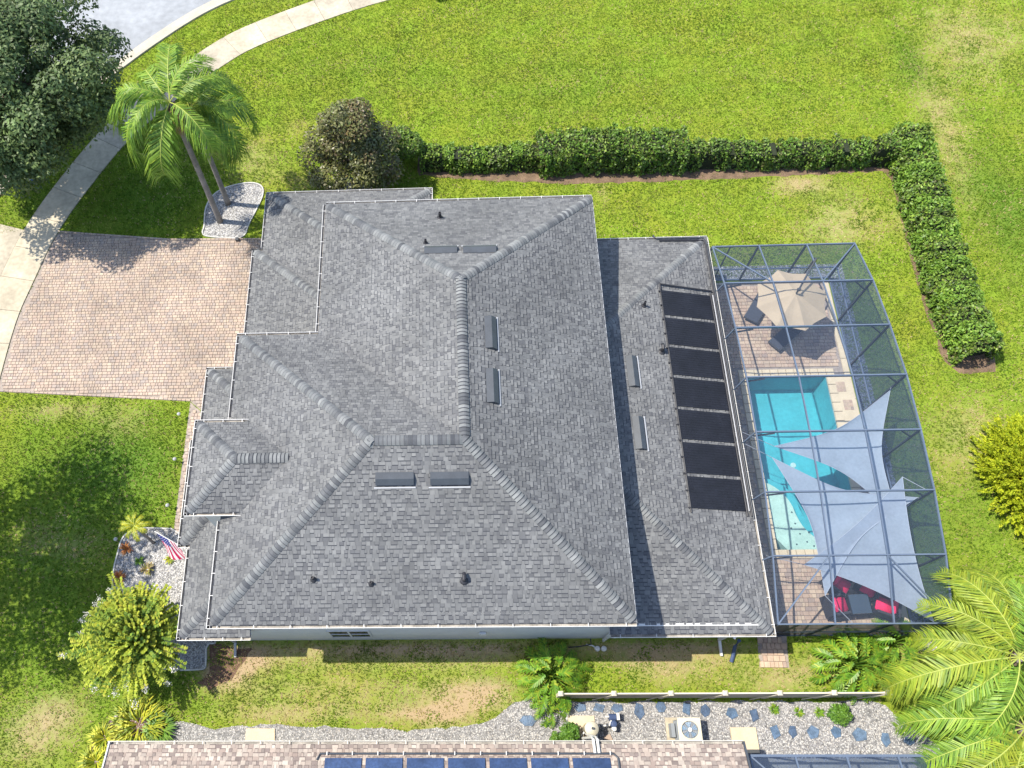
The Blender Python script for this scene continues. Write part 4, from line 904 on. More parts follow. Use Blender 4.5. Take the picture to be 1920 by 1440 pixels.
# ---- the neighbour's cage at the lower right
nc = thing('neighbour_cage', 'blue-grey screen cage corner along the bottom right edge', 'screen enclosure', (14, -3, 0))
x0, x1, y0, y1, zc = 10.2, 17.55, -8.0, .46, 2.6
def nb1(a, b, w, h, name): m = MB(); m.bar(a, b, w, h); return m.obj(name, 'cage_metal', nc)
nxs = [10.2, 11.75, 13.5, 15.25, 17.55]
for x in nxs: nb1((x, y1, 0), (x, y1, zc), .06, .06, 'post'); nb1((x, y1, zc), (x, y1 - 3, zc + .9), .06, .08, 'roof_beam')
nb1((x0, y1, zc), (x1, y1, zc), .08, .1, 'eave_beam'); nb1((x1, y1, zc), (x1, y0, zc), .08, .1, 'eave_beam'); nb1((x0, y1, zc), (11.75, y1 - 1.6, zc + .48), .05, .06, 'diagonal_brace'); nb1((x0, y1 - 1.1, zc + .33), (x1, y1 - 1.1, zc + .33), .05, .06, 'purlin')
for a, b in zip(nxs, nxs[1:]):
    for q in ([(a, y1, zc), (b, y1, zc), (b, y1 - 3, zc + .9), (a, y1 - 3, zc + .9)], [(a, y1 + .01, .05), (b, y1 + .01, .05), (b, y1 + .01, zc), (a, y1 + .01, zc)]):
        m = MB(); m.add(q, [(0, 1, 2, 3)]); m.obj('screen_panel', 'screen_wall', nc)
sheet('lanai_floor', [(10.2, .4), (10.2, -8), (17.5, -8), (17.5, .4)], .014, 'concrete', 'pale lanai floor inside the neighbouring cage', 'floor')
# ================================================================== vegetation
def quads_from(P, X, Y, s, asp=.5, fold=0):
    """diamond leaves: centre P, along X, across Y (unit (n,3)), half length s"""
    s = s[:, None]; a = P - X * s; b = P + Y * s * asp; c = P + X * s; d = P - Y * s * asp
    V = np.stack([a, b, c, d], 1).reshape(-1, 3); F = np.arange(len(P) * 4).reshape(-1, 4)
    return V, F
def rand_dirs(n):
    v = rng.normal(size=(n, 3)); return v / np.linalg.norm(v, axis=1)[:, None]
def leaf_cloud(P, nrm, size, asp=.5, spread=.9, var=.35):
    """leaves at P, roughly facing nrm"""
    n = len(P); Nn_ = nrm + rand_dirs(n) * spread; Nn_ /= np.linalg.norm(Nn_, axis=1)[:, None]
    X = np.cross(Nn_, rand_dirs(n)); X /= np.linalg.norm(X, axis=1)[:, None] + 1e-9; Y = np.cross(Nn_, X)
    return quads_from(P, X, Y, size * (1 + rng.uniform(-var, var, n)), asp)
def clump_points(blobs, dens, shell=.45):
    """blobs (k,4) x y z r -> points near their upper shells, normals"""
    Ps, Ns, T = [], [], []
    for k, (x, y, z, r) in enumerate(blobs):
        n = int(dens * r * r); d = rand_dirs(n); d[:, 2] = np.where(d[:, 2] < -.35, -d[:, 2], d[:, 2])
        rad = r * (1 - shell * rng.random(n) ** 1.6)
        Ps.append(np.c_[x, y, z] + d * rad[:, None] * np.array([1, 1, .85])); Ns.append(d); T.append(np.full(n, rng.random() * .5))
    return np.concatenate(Ps), np.concatenate(Ns), np.concatenate(T)
def trunk_limbs(t, base, top, r, limbs, mat='bark'):
    mb = MB(); b = Vector(base); tp = Vector(top); n = 7
    pts = [b.lerp(tp, i / (n - 1)) + Vector((math.sin(i * 1.7) * r * .3, math.cos(i * 2.1) * r * .3, 0)) for i in range(n)]
    mb.tube(pts, [r * (1.25 if i == 0 else 1 - .45 * i / n) for i in range(n)], 10); mb.obj('trunk', mat, t, True)
    for l in limbs:
        l = Vector(l); s = b.lerp(tp, random.uniform(.55, .95)); m = s.lerp(l, .5) + Vector((0, 0, .15 * (l - s).length))
        mb = MB(); mb.tube([s, s.lerp(m, .6), m, m.lerp(l, .6), l], [r * .42, r * .34, r * .25, r * .16, r * .07], 7); mb.obj('limb', mat, t, True)
def broad_tree(name, label, cat, base, ztop, zlow, R, nblob, rb, dens, leaf, mat, trunk_r, flat=.8, sep=.9, group=None, asp=.5, shape=None, crown=None):
    t = thing(name, label, cat, base, group); bl = []; cb = crown or base
    tries = 0
    while len(bl) < nblob and tries < 8000:
        tries += 1; a = random.uniform(0, 6.283); u = random.random() ** .5; z = random.random()
        prof = math.sin(math.pi * min(1, .18 + .82 * (1 - z) ** .8) * .5 + .0) if not shape else shape(z)
        x = cb[0] + math.cos(a) * u * R * prof; y = cb[1] + math.sin(a) * u * R * prof * flat; zz = zlow + (ztop - zlow) * z; r = rb * random.uniform(.6, 1.35)
        if all((x - b[0]) ** 2 + (y - b[1]) ** 2 + (zz - b[2]) ** 2 > (sep * rb) ** 2 for b in bl): bl.append((x, y, zz, r))
    P, N, T = clump_points(bl, dens); V, F = leaf_cloud(P, N + np.array([0, 0, .5]), leaf, asp)
    limbs = [(b[0], b[1], b[2]) for b in random.sample(bl, min(9, len(bl)))]
    trunk_limbs(t, (base[0], base[1], 0), ((base[0] + cb[0]) / 2 + .1, (base[1] + cb[1]) / 2 - .1, zlow + (ztop - zlow) * .45), trunk_r, limbs)
    o = link('crown', npmesh('crown', V, F, mat, (T + rng.random(len(F)) * .55) % 1), t); return t
def hedge(label, path, w, h, dens, leaf, mat='leaf_hedge', bumps=.18, group='clipped hedge rows', name='hedge', cat='hedge'):
    """a clipped hedge along a path, leaves over a noisy rounded box, dark twiggy inside"""
    P0 = resample(path, .25); Tn_ = np.gradient(P0, axis=0); Tn_ /= np.hypot(*Tn_.T)[:, None]; Nn_ = np.c_[-Tn_[:, 1], Tn_[:, 0]]
    t = thing(name, label, cat, (*P0[len(P0) // 2], 0), group); n = int(len(P0) * .25 * (2 * h + w) * dens)
    k = rng.integers(0, len(P0), n); s = rng.uniform(0, 2 * h + w, n); al = rng.uniform(-.13, .13, n)
    ph = rng.uniform(0, 6.28, 6)
    bump = lambda q: sum(np.sin(q * f + p_) for f, p_ in zip((.7, 1.5, 2.9, 5.3, 9.1), ph)) / 5
    q = k * .25
    hh = h * (1 + bumps * bump(q)); ww = w * (1 + bumps * bump(q + 40))
    side = np.where(s < h, -1, np.where(s > h + w, 1, 0))
    across = np.where(side == 0, (s - h) / w - .5, side * .5); zf = np.where(side == -1, s / h, np.where(side == 1, (2 * h + w - s) / h, 1))
    rnd = np.clip(zf, 0, 1); across = across * (1 - .22 * np.maximum(0, rnd - .7) / .3 * (side != 0)); zz = hh * np.where(side == 0, 1 - .16 * (2 * np.abs(across)) ** 3, zf * .93)
    inset = rng.random(n) ** 1.5 * .22
    lump = .10 * np.sin(k * 1.9 + across * 7 + ph[0]) * np.sin(zz * 6 + k * .8)
    pos = np.c_[P0[k] + Tn_[k] * al[:, None] + Nn_[k] * (across * (ww - inset * 2 * (side != 0)) + side * lump)[:, None], np.maximum(.05, zz - inset * (side == 0) + (side == 0) * lump)]
    nr3 = np.c_[Nn_[k] * side[:, None], np.where(side == 0, 1, .35)]
    V, F = leaf_cloud(pos, nr3, leaf, .55, .95)
    link('foliage', npmesh('foliage', V, F, mat, (.25 + .2 * np.sin(k * .9) + rng.random(n) * .55) % 1), t)
    mb = MB()
    for i in range(0, len(P0) - 2, 2):
        a, b = P0[i], P0[min(i + 2, len(P0) - 1)]; hc = h * .8 * (1 + bumps * bump(np.array([i * .25]))[0]); mb.bar((a[0], a[1], hc / 2), (b[0], b[1], hc / 2), w * .74, hc)
    mb.obj('branches', 'twig_core', t); return t
hedge('low clipped hedge section between the round shrub and the tall block', [(-1.3, 29.15), (1.5, 29.1), (5.2, 29.05)], 1.05, 1.2, 330, .07, bumps=.34)
hedge('tall wide clipped hedge block in the middle of the back hedge', [(4.7, 29.05), (5.4, 29.15), (8.5, 29.1), (12.1, 28.95)], 1.75, 1.75, 330, .075, bumps=.26)
hedge('low clipped hedge section with bushy tufts right of the tall block', [(11.6, 28.85), (15, 28.8), (18.5, 28.75), (22.8, 28.65)], 1.1, 1.25, 330, .07, bumps=.42)
hedge('wide clipped hedge running down the right side of the lawn', [(23.45, 29.75), (23.35, 27), (23.25, 24), (23.25, 21), (23.35, 18.5), (23.6, 16.9)], 1.8, 1.5, 340, .075, bumps=.15)
def shrub(name, label, cat, c, r, h, n, leaf, mat, group=None, asp=.5, core=True, lobes=7):
    t = thing(name, label, cat, c, group); bl = [(c[0], c[1], h * .5, r * .75)]
    for i in range(lobes): a = i * 6.283 / lobes + random.random(); bl.append((c[0] + math.cos(a) * r * .55, c[1] + math.sin(a) * r * .55, h * random.uniform(.35, .7), r * random.uniform(.38, .55)))
    bl.append((c[0], c[1], h * .8, r * .5))
    tot = sum(b[3] ** 2 for b in bl); P, N, T = clump_points(bl, n / tot); P[:, 2] = np.maximum(P[:, 2], .04); V, F = leaf_cloud(P, N + np.array([0, 0, .4]), leaf, asp)
    link('foliage', npmesh('foliage', V, F, mat, (T + rng.random(len(F)) * .6) % 1), t)
    mb = MB()
    for i in range(6): a = i * 1.05; mb.tube([(c[0], c[1], 0), (c[0] + math.cos(a) * r * .3, c[1] + math.sin(a) * r * .3, h * .4), (c[0] + math.cos(a) * r * .6, c[1] + math.sin(a) * r * .6, h * .65)], [.03, .022, .01], 5)
    mb.obj('stems', 'bark', t); return t
shrub('round_shrub', 'round dense green shrub beside the magnolia', 'shrub', (-2.33,29.62), 1.15, 2.2, 9000, .07, 'leaf_hedge', lobes=9)
broad_tree('magnolia_tree', 'dark brownish-green magnolia tree behind the garage roof', 'tree', (-4.80,28.12), 5.0, .7, 2.35, 60, .64, 700, .085, 'leaf_magnolia', .12, .95, sep=.75, shape=lambda z: .35 + .65 * (1 - z) ** .7 if z > .25 else .9)
broad_tree('oak_tree', 'large dark oak tree over the verge at the top left corner', 'tree', (-22.3, 29.9), 9.6, 3.0, 5.5, 155, 1.02, 600, .10, 'leaf_oak', .26, 1.0, sep=.85, shape=lambda z: max(.12, 1 - (2 * z - 1) ** 2) ** .5, crown=(-21.0, 29.7))
broad_tree('unseen_shade_tree', 'unseen oak placed beyond the left edge to shade the front lawn', 'tree', (-22.2, 9.0), 10.2, 6.4, 4.6, 70, 1.05, 230, .11, 'leaf_oak', .16, 1.15, sep=.8)  # unseen tree kept for its shadow, crown thinned to shape the shade
# feathery yellow conifer at the right edge
t = thing('golden_conifer', 'yellow-green feathery conifer bush at the right edge', 'bush', (24.01,11.21))
c = (24.01,11.21); Ps, Xs, Ys, Ss = [], [], [], []
for i in range(980):
    a = random.uniform(0, 6.283); el = random.uniform(.0, 1.35); L_ = random.uniform(.55, 1.0); d_ = np.array([math.cos(a) * math.cos(el), math.sin(a) * math.cos(el), math.sin(el)])
    tip = np.array([c[0], c[1], .35]) + d_ * np.array([2.3, 3.1, 2.1]) * L_
    f_ = rng.random((44, 1)) ** .6; dd = rand_dirs(44) * .8 + d_; dd /= np.linalg.norm(dd, axis=1)[:, None]; yy = np.cross(dd, rand_dirs(44)); yy /= np.linalg.norm(yy, axis=1)[:, None]
    Ps.append(tip - d_ * (1 - f_) * .55 + rand_dirs(44) * .13 * (1.15 - f_)); Xs.append(dd); Ys.append(yy); Ss.append(np.full(44, .07))
Ps, Xs, Ys, Ss = map(np.concatenate, (Ps, Xs, Ys, Ss))
V, F = quads_from(Ps, Xs, Ys, Ss, .45); ks = np.repeat(rng.random(980) * .5, 44)
link('foliage', npmesh('foliage', V, F, 'leaf_yellow', (ks + rng.random(len(F)) * .5) % 1), t)
mb = MB()
for i in range(24): a = i * 2.4; el = random.uniform(.1, 1.2); r_ = random.uniform(.9, 1.5); mb.tube([(c[0], c[1], .05), (c[0] + math.cos(a) * math.cos(el) * r_ * .5, c[1] + math.sin(a) * math.cos(el) * r_ * .5, .3 + math.sin(el) * r_ * .6), (c[0] + math.cos(a) * math.cos(el) * r_, c[1] + math.sin(a) * math.cos(el) * r_, .35 + math.sin(el) * r_)], [.05, .03, .012], 5)
mb.obj('stems', 'bark', t)
# ---- palms
def frond_mesh(L_, droop, n, leaf, mat, wdt=.022, plume=True, hang=1.0, lift=.35):
    """pinnate frond growing along +x from the origin, arching; leaflets hang"""
    pts = []; p_ = Vector((0, 0, 0)); ang = lift; st = L_ / 22
    for i in range(23):
        pts.append(p_.copy()); p_ = p_ + Vector((math.cos(ang), 0, math.sin(ang))) * st; ang -= droop / 22 * (1 + .9 * i / 22)
    mb = MB(); mb.tube(pts, [.028 * (1 - .85 * i / 22) for i in range(23)], 5, 0, 1)
    for k in range(n):
        f_ = .10 + .90 * k / (n - 1); i = min(21, int(f_ * 22)); q_ = pts[i].lerp(pts[i + 1], f_ * 22 - i); tg = (pts[i + 1] - pts[i]).normalized()
        upv = Vector((0, 1, 0)).cross(tg) * -1
        for sd_ in (-1, 1):
            ll = leaf * (math.sin(math.pi * min(1, .12 + f_ * .86)) ** .55) * random.uniform(.8, 1.12)
            out = (Vector((0, sd_, 0)) * random.uniform(.75, 1.0) + tg * random.uniform(.35, .7) + upv * (random.uniform(-.25, .45) if plume else random.uniform(-.1, .15))).normalized()
            m_ = q_ + out * ll * .5; m_.z -= .10 * ll * hang; e_ = q_ + out * ll * .80 + Vector((0, 0, -.42 * ll * hang)); wv = tg * wdt
            mb.add([q_ - wv * .6, q_ + wv * .6, m_ + wv, m_ - wv, e_ + wv * .15, e_ - wv * .15], [(0, 1, 2, 3), (3, 2, 4, 5)], None, 0)
    return mb.mesh('frond', [mat, 'rachis'])
def palm(label, base, top, fronds, meshes, trunk_r, name='palm_tree', cat='palm', group=None, boots=True):
    t = thing(name, label, cat, base, group); b, tp = Vector((*base[:2], 0)), Vector(top); n = 14
    pts = [b.lerp(tp, i / (n - 1)) + Vector((0, 0, 0)) for i in range(n)]
    rr_ = [trunk_r * (1.35 if i == 0 else 1.12 - .22 * i / n + .03 * (i % 2)) for i in range(n)]
    mb = MB(); mb.tube(pts, rr_, 12); mb.obj('trunk', 'bark_palm', t, True)
    if boots:
        mb = MB()
        for k in range(10):
            a = k * 2.4; s = tp - Vector((0, 0, .9 - .07 * k)); mb.tube([s, s + Vector((math.cos(a) * trunk_r * 1.5, math.sin(a) * trunk_r * 1.5, .28))], [trunk_r * .8, trunk_r * .35], 5)
        mb.obj('leaf_bases', 'bark', t)
    inv = parent_inv(t)
    for az, pit, mi, sc in fronds:
        o = bpy.data.objects.new('frond', meshes[mi]); COL.objects.link(o); o.parent = t; o.matrix_parent_inverse = inv
        o.location = tp; o.rotation_euler = (random.uniform(-.25, .25), -math.radians(pit), math.radians(az)); o.scale = (sc, sc, sc)
FQ = [frond_mesh(4.4, 2.0, 96, 1.05, 'frond', .034, hang=1.7), frond_mesh(4.4, 2.4, 96, 1.0, 'frond', .034, hang=1.7), frond_mesh(4.0, 1.5, 90, .95, 'frond', .034, hang=1.5), frond_mesh(3.2, 2.7, 70, .7, 'frond_dead', .024, hang=2.2)]
palm('tall palm with grey trunk nearest the driveway, front one of the pair', (-11.79,25.95), (-11.75,25.95,8.10), [(168, 12, 0, 1.0), (128, 20, 0, .9), (88, 32, 2, .95), (205, 0, 1, 1.08), (262, -8, 1, 1.15), (318, 5, 0, .85), (25, 25, 2, .85), (55, 40, 2, .8), (235, 40, 2, .65), (185, 45, 2, .65), (290, -35, 3, .8)], FQ, .13, group='pair of palms in the pebble bed')
palm('tall palm with grey trunk behind, nearer the garage', (-11.48,27.07), (-11.45,27.04,6.50), [(12, 10, 0, .95), (-18, 0, 1, 1.0), (-48, 0, 1, .95), (45, 18, 0, .9), (78, 25, 2, .85), (-25, 45, 2, .7), (110, 30, 2, .8)], FQ, .12, group='pair of palms in the pebble bed')
FY = [frond_mesh(4.7, 1.6, 104, .95, 'frond_yellow', .028), frond_mesh(4.4, 2.0, 98, .92, 'frond_yellow', .028), frond_mesh(4.4, 1.5, 98, .9, 'frond', .028), frond_mesh(3.0, 2.4, 70, .6, 'frond_dead', .022, hang=2)]
palm('big palm with yellow-green fronds reaching over the pool cage corner', (19.8, 3.3), (19.0, 3.5, 4.6), [(165, 5, 0, .82), (138, 14, 0, .85), (112, 15, 0, .95), (88, 10, 0, .95), (188, 0, 0, 1.15), (60, 10, 1, 1), (210, 0, 2, 1.0), (20, 5, 1, 1), (-20, 5, 1, 1), (-60, 0, 2, 1.0), (240, 0, 2, 1.0), (90, 48, 2, .7), (300, 45, 2, .7), (75, -15, 3, .9), (200, -30, 3, .9)], FY, .17)
palm('palm with dark green arching fronds at the bottom right corner', (19.2, .6), (19.0, 1.3, 3.9), [(172, 5, 2, 1.05), (195, 0, 2, 1.0), (150, 12, 2, .9), (215, 5, 0, .95), (240, 0, 0, 1.0), (262, 5, 0, 1.0), (120, 15, 1, .9), (90, 10, 2, .9), (285, 0, 0, 1.0), (320, 5, 1, 1), (0, 5, 1, 1), (50, 10, 1, 1), (255, 48, 0, .7)], FY, .17)
FS = [frond_mesh(.85, 1.6, 22, .22, 'leaf_fern', .02)]
palm('small yellow-green palm leaning in the white pebble bed', (-12.99,8.99), (-13.32,9.33,1.50), [(i * 40 + 8, 20 + (i % 3) * 12, 0, random.uniform(.8, 1.05)) for i in range(9)], FS, .06, name='small_palm', boots=False)
# ---- crape myrtle with white panicles
cm = (-13.02,5.38)
t = thing('crape_myrtle', 'yellow-green crape myrtle with white flower clusters at the house corner', 'tree', cm)
cc = np.array([-12.55, 4.75, 1.55]); rows = []
tipset = []
for i in range(120):
    a = i * 2.39996; u_ = ((i + .5) / 120) ** .5; R_ = 2.4 * (.35 + .65 * u_); el = 1.35 - 1.25 * u_; ln = random.uniform(.85, 1.12)
    tip = cc + np.array([math.cos(a) * R_ * ln * (.25 + .75 * u_), math.sin(a) * R_ * ln * (.25 + .75 * u_), (1.75 * math.sin(el) + .25) * ln]); tipset.append((tip, a, u_))
Ps, Xs, Ys, Ss, Tt = [], [], [], [], []
base0 = Vector((cm[0], cm[1], 0))
for i, (tip, a, u_) in enumerate(tipset):
    s0 = np.array([cc[0] + math.cos(a) * .2, cc[1] + math.sin(a) * .2, .9]); mid = s0 + (tip - s0) * .45 + np.array([0, 0, .4])
    if i % 3 == 0:
        m = MB(); m.tube([base0 + Vector((math.cos(a) * .06, math.sin(a) * .06, 0)), s0, mid, tip], [.035, .025, .014, .005], 5); m.obj('branch', 'bark', t)
    tone = random.random() * .6
    for sh in range(3):
        ja = rng.normal(0, .16, 3) * (sh > 0); e_ = tip + ja * 1.6 - (tip - mid) * .18 * sh; b_ = mid + ja * .5 - (mid - s0) * .25 * sh
        ax = e_ - b_; ax /= np.linalg.norm(ax); lat = np.cross(ax, [0, 0, 1]); lat /= np.linalg.norm(lat) + 1e-9
        f_ = np.linspace(0, 1, 50)[:, None]; p_ = b_ + (e_ - b_) * f_ + np.array([0, 0, .12]) * np.sin(3.1 * f_)
        sd_ = np.where(np.arange(50) % 2, 1, -1)[:, None]; dr = lat * sd_ * .9 + ax * .3 + np.array([0, 0, .2]) + rand_dirs(50) * .3; dr /= np.linalg.norm(dr, axis=1)[:, None]
        yy = np.cross(dr, np.array([0, 0, 1.0]) + rand_dirs(50) * .45); yy /= np.linalg.norm(yy, axis=1)[:, None]
        Ps.append(p_ + dr * .09); Xs.append(dr); Ys.append(yy); Ss.append(rng.uniform(.065, .10, 50)); Tt.append((tone + rng.random(50) * .35) % 1)
Ps, Xs, Ys, Ss, Tt = map(np.concatenate, (Ps, Xs, Ys, Ss, Tt))
V, F = quads_from(Ps, Xs, Ys, Ss, .55); link('crown', npmesh('crown', V, F, 'leaf_myrtle', Tt), t)
nf = 0
for i, (tip, a, u_) in enumerate(tipset):
    if u_ > .86 and math.cos(a + 2.4) > -.3 and i % 4 != 1:
        n = 60; q_ = tip + rng.normal(0, [.06, .06, .05], (n, 3)) + np.array([math.cos(a), math.sin(a), .2]) * rng.uniform(-.05, .2, (n, 1)); V, F = leaf_cloud(q_, rand_dirs(n), .026, .8); link('flower_panicle', npmesh('flower_panicle', V, F, 'flower_white'), t)['kind'] = 'stuff'
# ---- split-leaf philodendrons: every leaf is a part
def lobed_leaf(L_, W, n, mat):
    mb = MB(); mb.add([(0, -.012, 0), (L_ * .5, -.008, .05), (L_ * .5, .008, .05), (0, .012, 0)], [(0, 1, 2, 3)], .4)
    for k in range(n):
        f_ = k / (n - 1); x = L_ * (.05 + .85 * f_); z = .05 * math.sin(math.pi * f_); ll = W * (math.sin(math.pi * (.25 + .7 * (1 - f_))) * .8 + .25)
        for sd_ in (-1, 1):
            a = math.radians(78 - 60 * f_); ex_, ey_ = math.cos(a) * ll, sd_ * math.sin(a) * ll; w_ = L_ / n * .52
            mb.add([(x - w_, 0, z), (x + w_, 0, z), (x + ex_ * .6 + w_ * 1.0, ey_ * .6, z + .03), (x + ex_ * .6 - w_ * .8, ey_ * .6, z + .03), (x + ex_, ey_, z - .05)], [(0, 1, 2, 3) if sd_ > 0 else (3, 2, 1, 0), (3, 2, 4) if sd_ > 0 else (4, 2, 3)], None)
    return mb.mesh('leaf', mat)
PL = [lobed_leaf(.62, .30, 8, 'leaf_philo'), lobed_leaf(.52, .26, 7, 'leaf_philo')]
def philodendron(label, c, spread, nleaf, hz=.9, wide=1.0, meshes=PL):
    t = thing('philodendron', label, 'plant', c); inv = parent_inv(t); st = MB()
    for i in range(nleaf):
        a = i * 2.39996; u_ = ((i + .5) / nleaf) ** .5; x = c[0] + math.cos(a) * spread * u_ * wide; y = c[1] + math.sin(a) * spread * u_; z = hz * (1 - .55 * u_ ** 2) + random.uniform(-.08, .08)
        st.tube([(c[0] + math.cos(a) * .1, c[1] + math.sin(a) * .1, .02), (c[0] + (x - c[0]) * .55, c[1] + (y - c[1]) * .55, z * .8), (x, y, z)], [.02, .016, .012], 4)
        o = bpy.data.objects.new('leaf', meshes[i % len(meshes)]); COL.objects.link(o); o.parent = t; o.matrix_parent_inverse = inv; o.location = (x, y, z); s_ = random.uniform(.8, 1.2); o.scale = (s_, s_, s_)
        o.rotation_euler = (random.uniform(-.35, .35), .15 + .5 * u_ + random.uniform(-.2, .2), a + random.uniform(-.5, .5))
    st.obj('leaf_stalks', 'leaf_shrub', t)
philodendron('bright split-leaf philodendron left of the tan fence end', (3.73,3.41), 1.05, 46, 1.1)
philodendron('yellow split-leaf philodendron spilling onto the gravel below the fence end', (3.65,2.17), .38, 9, .5)
philodendron('green split-leaf philodendron below the pool cage wall', (15.43,3.78), 1.0, 52, 1.2, 1.25)
philodendron('green split-leaf philodendron clump under the cage corner', (17.18,4.63), .55, 18, 1.1)
# ---- ferns, small plants
def blade_plant(name, label, c, r, n, L_, mat, cat='plant', wd=.03, up=.5, group=None):
    t = thing(name, label, cat, c, group); mb = MB()
    for i in range(n):
        a = random.uniform(0, 6.283); o_ = r * random.random() ** .5; b0 = Vector((c[0] + math.cos(a) * o_, c[1] + math.sin(a) * o_, .02)); a2 = a + random.uniform(-.7, .7); d_ = Vector((math.cos(a2), math.sin(a2), 0)); s_ = Vector((-d_.y, d_.x, 0)) * wd; l = L_ * random.uniform(.7, 1.2)
        p1_ = b0 + d_ * l * .45 + Vector((0, 0, l * up)); p2_ = b0 + d_ * l + Vector((0, 0, l * up * .75))
        mb.add([b0 - s_ * .5, b0 + s_ * .5, p1_ + s_, p1_ - s_, p2_], [(0, 1, 2, 3), (3, 2, 4)])
    mb.obj('leaves', mat, t); return t
blade_plant('fern_clump', 'large clump of yellow-green sword ferns above the neighbouring roof corner', (-12.56,1.65), .75, 340, .55, 'leaf_fern')
blade_plant('fern_clump', 'bright yellow fern at the very corner of the neighbouring roof', (-13.89,1.14), .18, 110, .5, 'leaf_fern')
blade_plant('fern_clump', 'bright yellow fern left of the neighbouring roof at the bottom edge', (-14.10,0.29), .2, 120, .5, 'leaf_fern')
blade_plant('fern_clump', 'green fern on the right end of the mulch bed', (-11.68,1.49), .3, 110, .5, 'leaf_shrub')
blade_plant('bromeliad', 'rusty red bromeliad in the upper part of the white pebble bed', (-14.12,8.70), .05, 40, .3, 'leaf_red', group='red bromeliads in the pebble bed')
blade_plant('bromeliad', 'rusty red bromeliad in the lower part of the white pebble bed', (-14.24,7.48), .05, 40, .3, 'leaf_red', group='red bromeliads in the pebble bed')
blade_plant('dry_plant', 'greyish dry plant in the middle of the white pebble bed', (-13.09,7.83), .06, 30, .3, 'grass_dry')
blade_plant('dry_plant', 'small green plant in the white pebble bed nearest the flag', (-13.47,8.20), .05, 26, .22, 'leaf_shrub')
blade_plant('dry_plant', 'small dry plant by the house wall in the white pebble bed', (-12.17,8.24), .05, 24, .22, 'leaf_fern')
hedge('narrow green hedge strip along the front wall', [(-10.62, 7.4), (-10.72, 5.2)], .3, .9, 380, .05, 'leaf_myrtle', group=None, name='wall_hedge')
shrub('gravel_shrub', 'round green shrub with glossy leaves on the gravel below the fence', 'shrub', (14.56,1.95), .42, .7, 1500, .06, 'leaf_shrub', asp=.4)
shrub('gravel_shrub', 'green shrub beside the pool filter at the neighbouring gutter', 'shrub', (4.25,1.28), .42, .85, 1500, .06, 'leaf_shrub', asp=.4)
shrub('gravel_shrub', 'small green shrub left of the pool filter shrub', 'shrub', (3.75,1.14), .25, .55, 700, .055, 'leaf_shrub', asp=.4)
for p_, lb, nn in (((12.22,2.15), 'leftmost of three small grass tufts on the gravel', 60), ((13.13,2.03), 'middle one of three small grass tufts on the gravel', 45), ((13.91,2.03), 'small grass tuft beside the round gravel shrub', 50)):
    blade_plant('grass_tuft', lb, p_, .05, nn, .2, 'leaf_philo', wd=.015, group='small tufts on the gravel')
shrub('distant_shrub', 'dark shrub cut by the top edge above the lawn, left one', 'shrub', (-.55, 42.1), .75, 1.0, 1800, .08, 'leaf_hedge')
shrub('distant_shrub', 'dark shrub cut by the top edge above the lawn, right one', 'shrub', (23.6, 41.6), 1.0, 1.1, 2400, .08, 'leaf_hedge')
# ---- grass blades over the lawn
EXC = [[*map(tuple, off(0)[::6]), *map(tuple, off(1.83)[::-6])], [*map(tuple, off(4.2)[::6]), *map(tuple, off(16)[::-6])], APRP[::4], DRV, WLK, SIDE, BEDP, BEDF, BEDM, NB, [(-10.2, 4.8), (11.4, 4.8), (11.4, 21.8), (-1.1, 21.8), (-1.1, 25), (-8.8, 25), (-8.8, 15.6), (-10.2, 15.6)], [(11.2, 4.85), (18.3, 4.85), (18.3, 21.8), (11.2, 21.8)]]
n = 640000
fr = np.array(FRAME); lo, hi = fr.min(0), fr.max(0)
Q = np.c_[rng.uniform(lo[0], hi[0], n), rng.uniform(lo[1], hi[1], n)]; ok = inpoly(Q, FRAME)
Q = Q[ok]; ok = np.ones(len(Q), bool)
for e in EXC:
    E2 = np.array(e)[:, :2]; bb = np.where(((Q >= E2.min(0)) & (Q <= E2.max(0))).all(1) & ok)[0]; ok[bb] = ~inpoly(Q[bb], e)
Q = Q[ok]
def waves(P, f0, n=7, octs=3, seed=1):
    """cheap smooth noise, about -1..1"""
    r = np.random.default_rng(seed); s = np.zeros(len(P))
    for o in range(octs):
        for _ in range(n):
            th = r.uniform(0, 6.283); f = f0 * 2 ** o * r.uniform(.7, 1.4); s += np.sin((P[:, 0] * np.cos(th) + P[:, 1] * np.sin(th)) * f + r.uniform(0, 6.283)) * .6 ** o
    return s / (n ** .5 * 1.1)
n1, n2, n3 = waves(Q, .8, seed=3), waves(Q, 2.6, seed=5), waves(Q * np.array([.35, 1.6]), 1.0, seed=9)
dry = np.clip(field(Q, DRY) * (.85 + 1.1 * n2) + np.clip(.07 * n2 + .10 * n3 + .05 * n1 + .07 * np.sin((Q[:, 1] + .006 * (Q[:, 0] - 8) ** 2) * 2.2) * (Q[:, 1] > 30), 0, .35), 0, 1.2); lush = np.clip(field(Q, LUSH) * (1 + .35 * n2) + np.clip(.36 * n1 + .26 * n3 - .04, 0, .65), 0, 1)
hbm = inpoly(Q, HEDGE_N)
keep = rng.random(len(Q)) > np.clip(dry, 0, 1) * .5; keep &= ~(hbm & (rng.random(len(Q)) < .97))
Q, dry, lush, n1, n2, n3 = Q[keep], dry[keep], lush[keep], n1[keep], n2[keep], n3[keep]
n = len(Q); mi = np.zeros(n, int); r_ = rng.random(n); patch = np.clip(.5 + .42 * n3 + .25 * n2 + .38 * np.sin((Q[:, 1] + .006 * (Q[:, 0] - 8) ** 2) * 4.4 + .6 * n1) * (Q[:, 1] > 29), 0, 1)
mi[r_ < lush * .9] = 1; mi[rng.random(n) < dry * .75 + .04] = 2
nb_ = 2
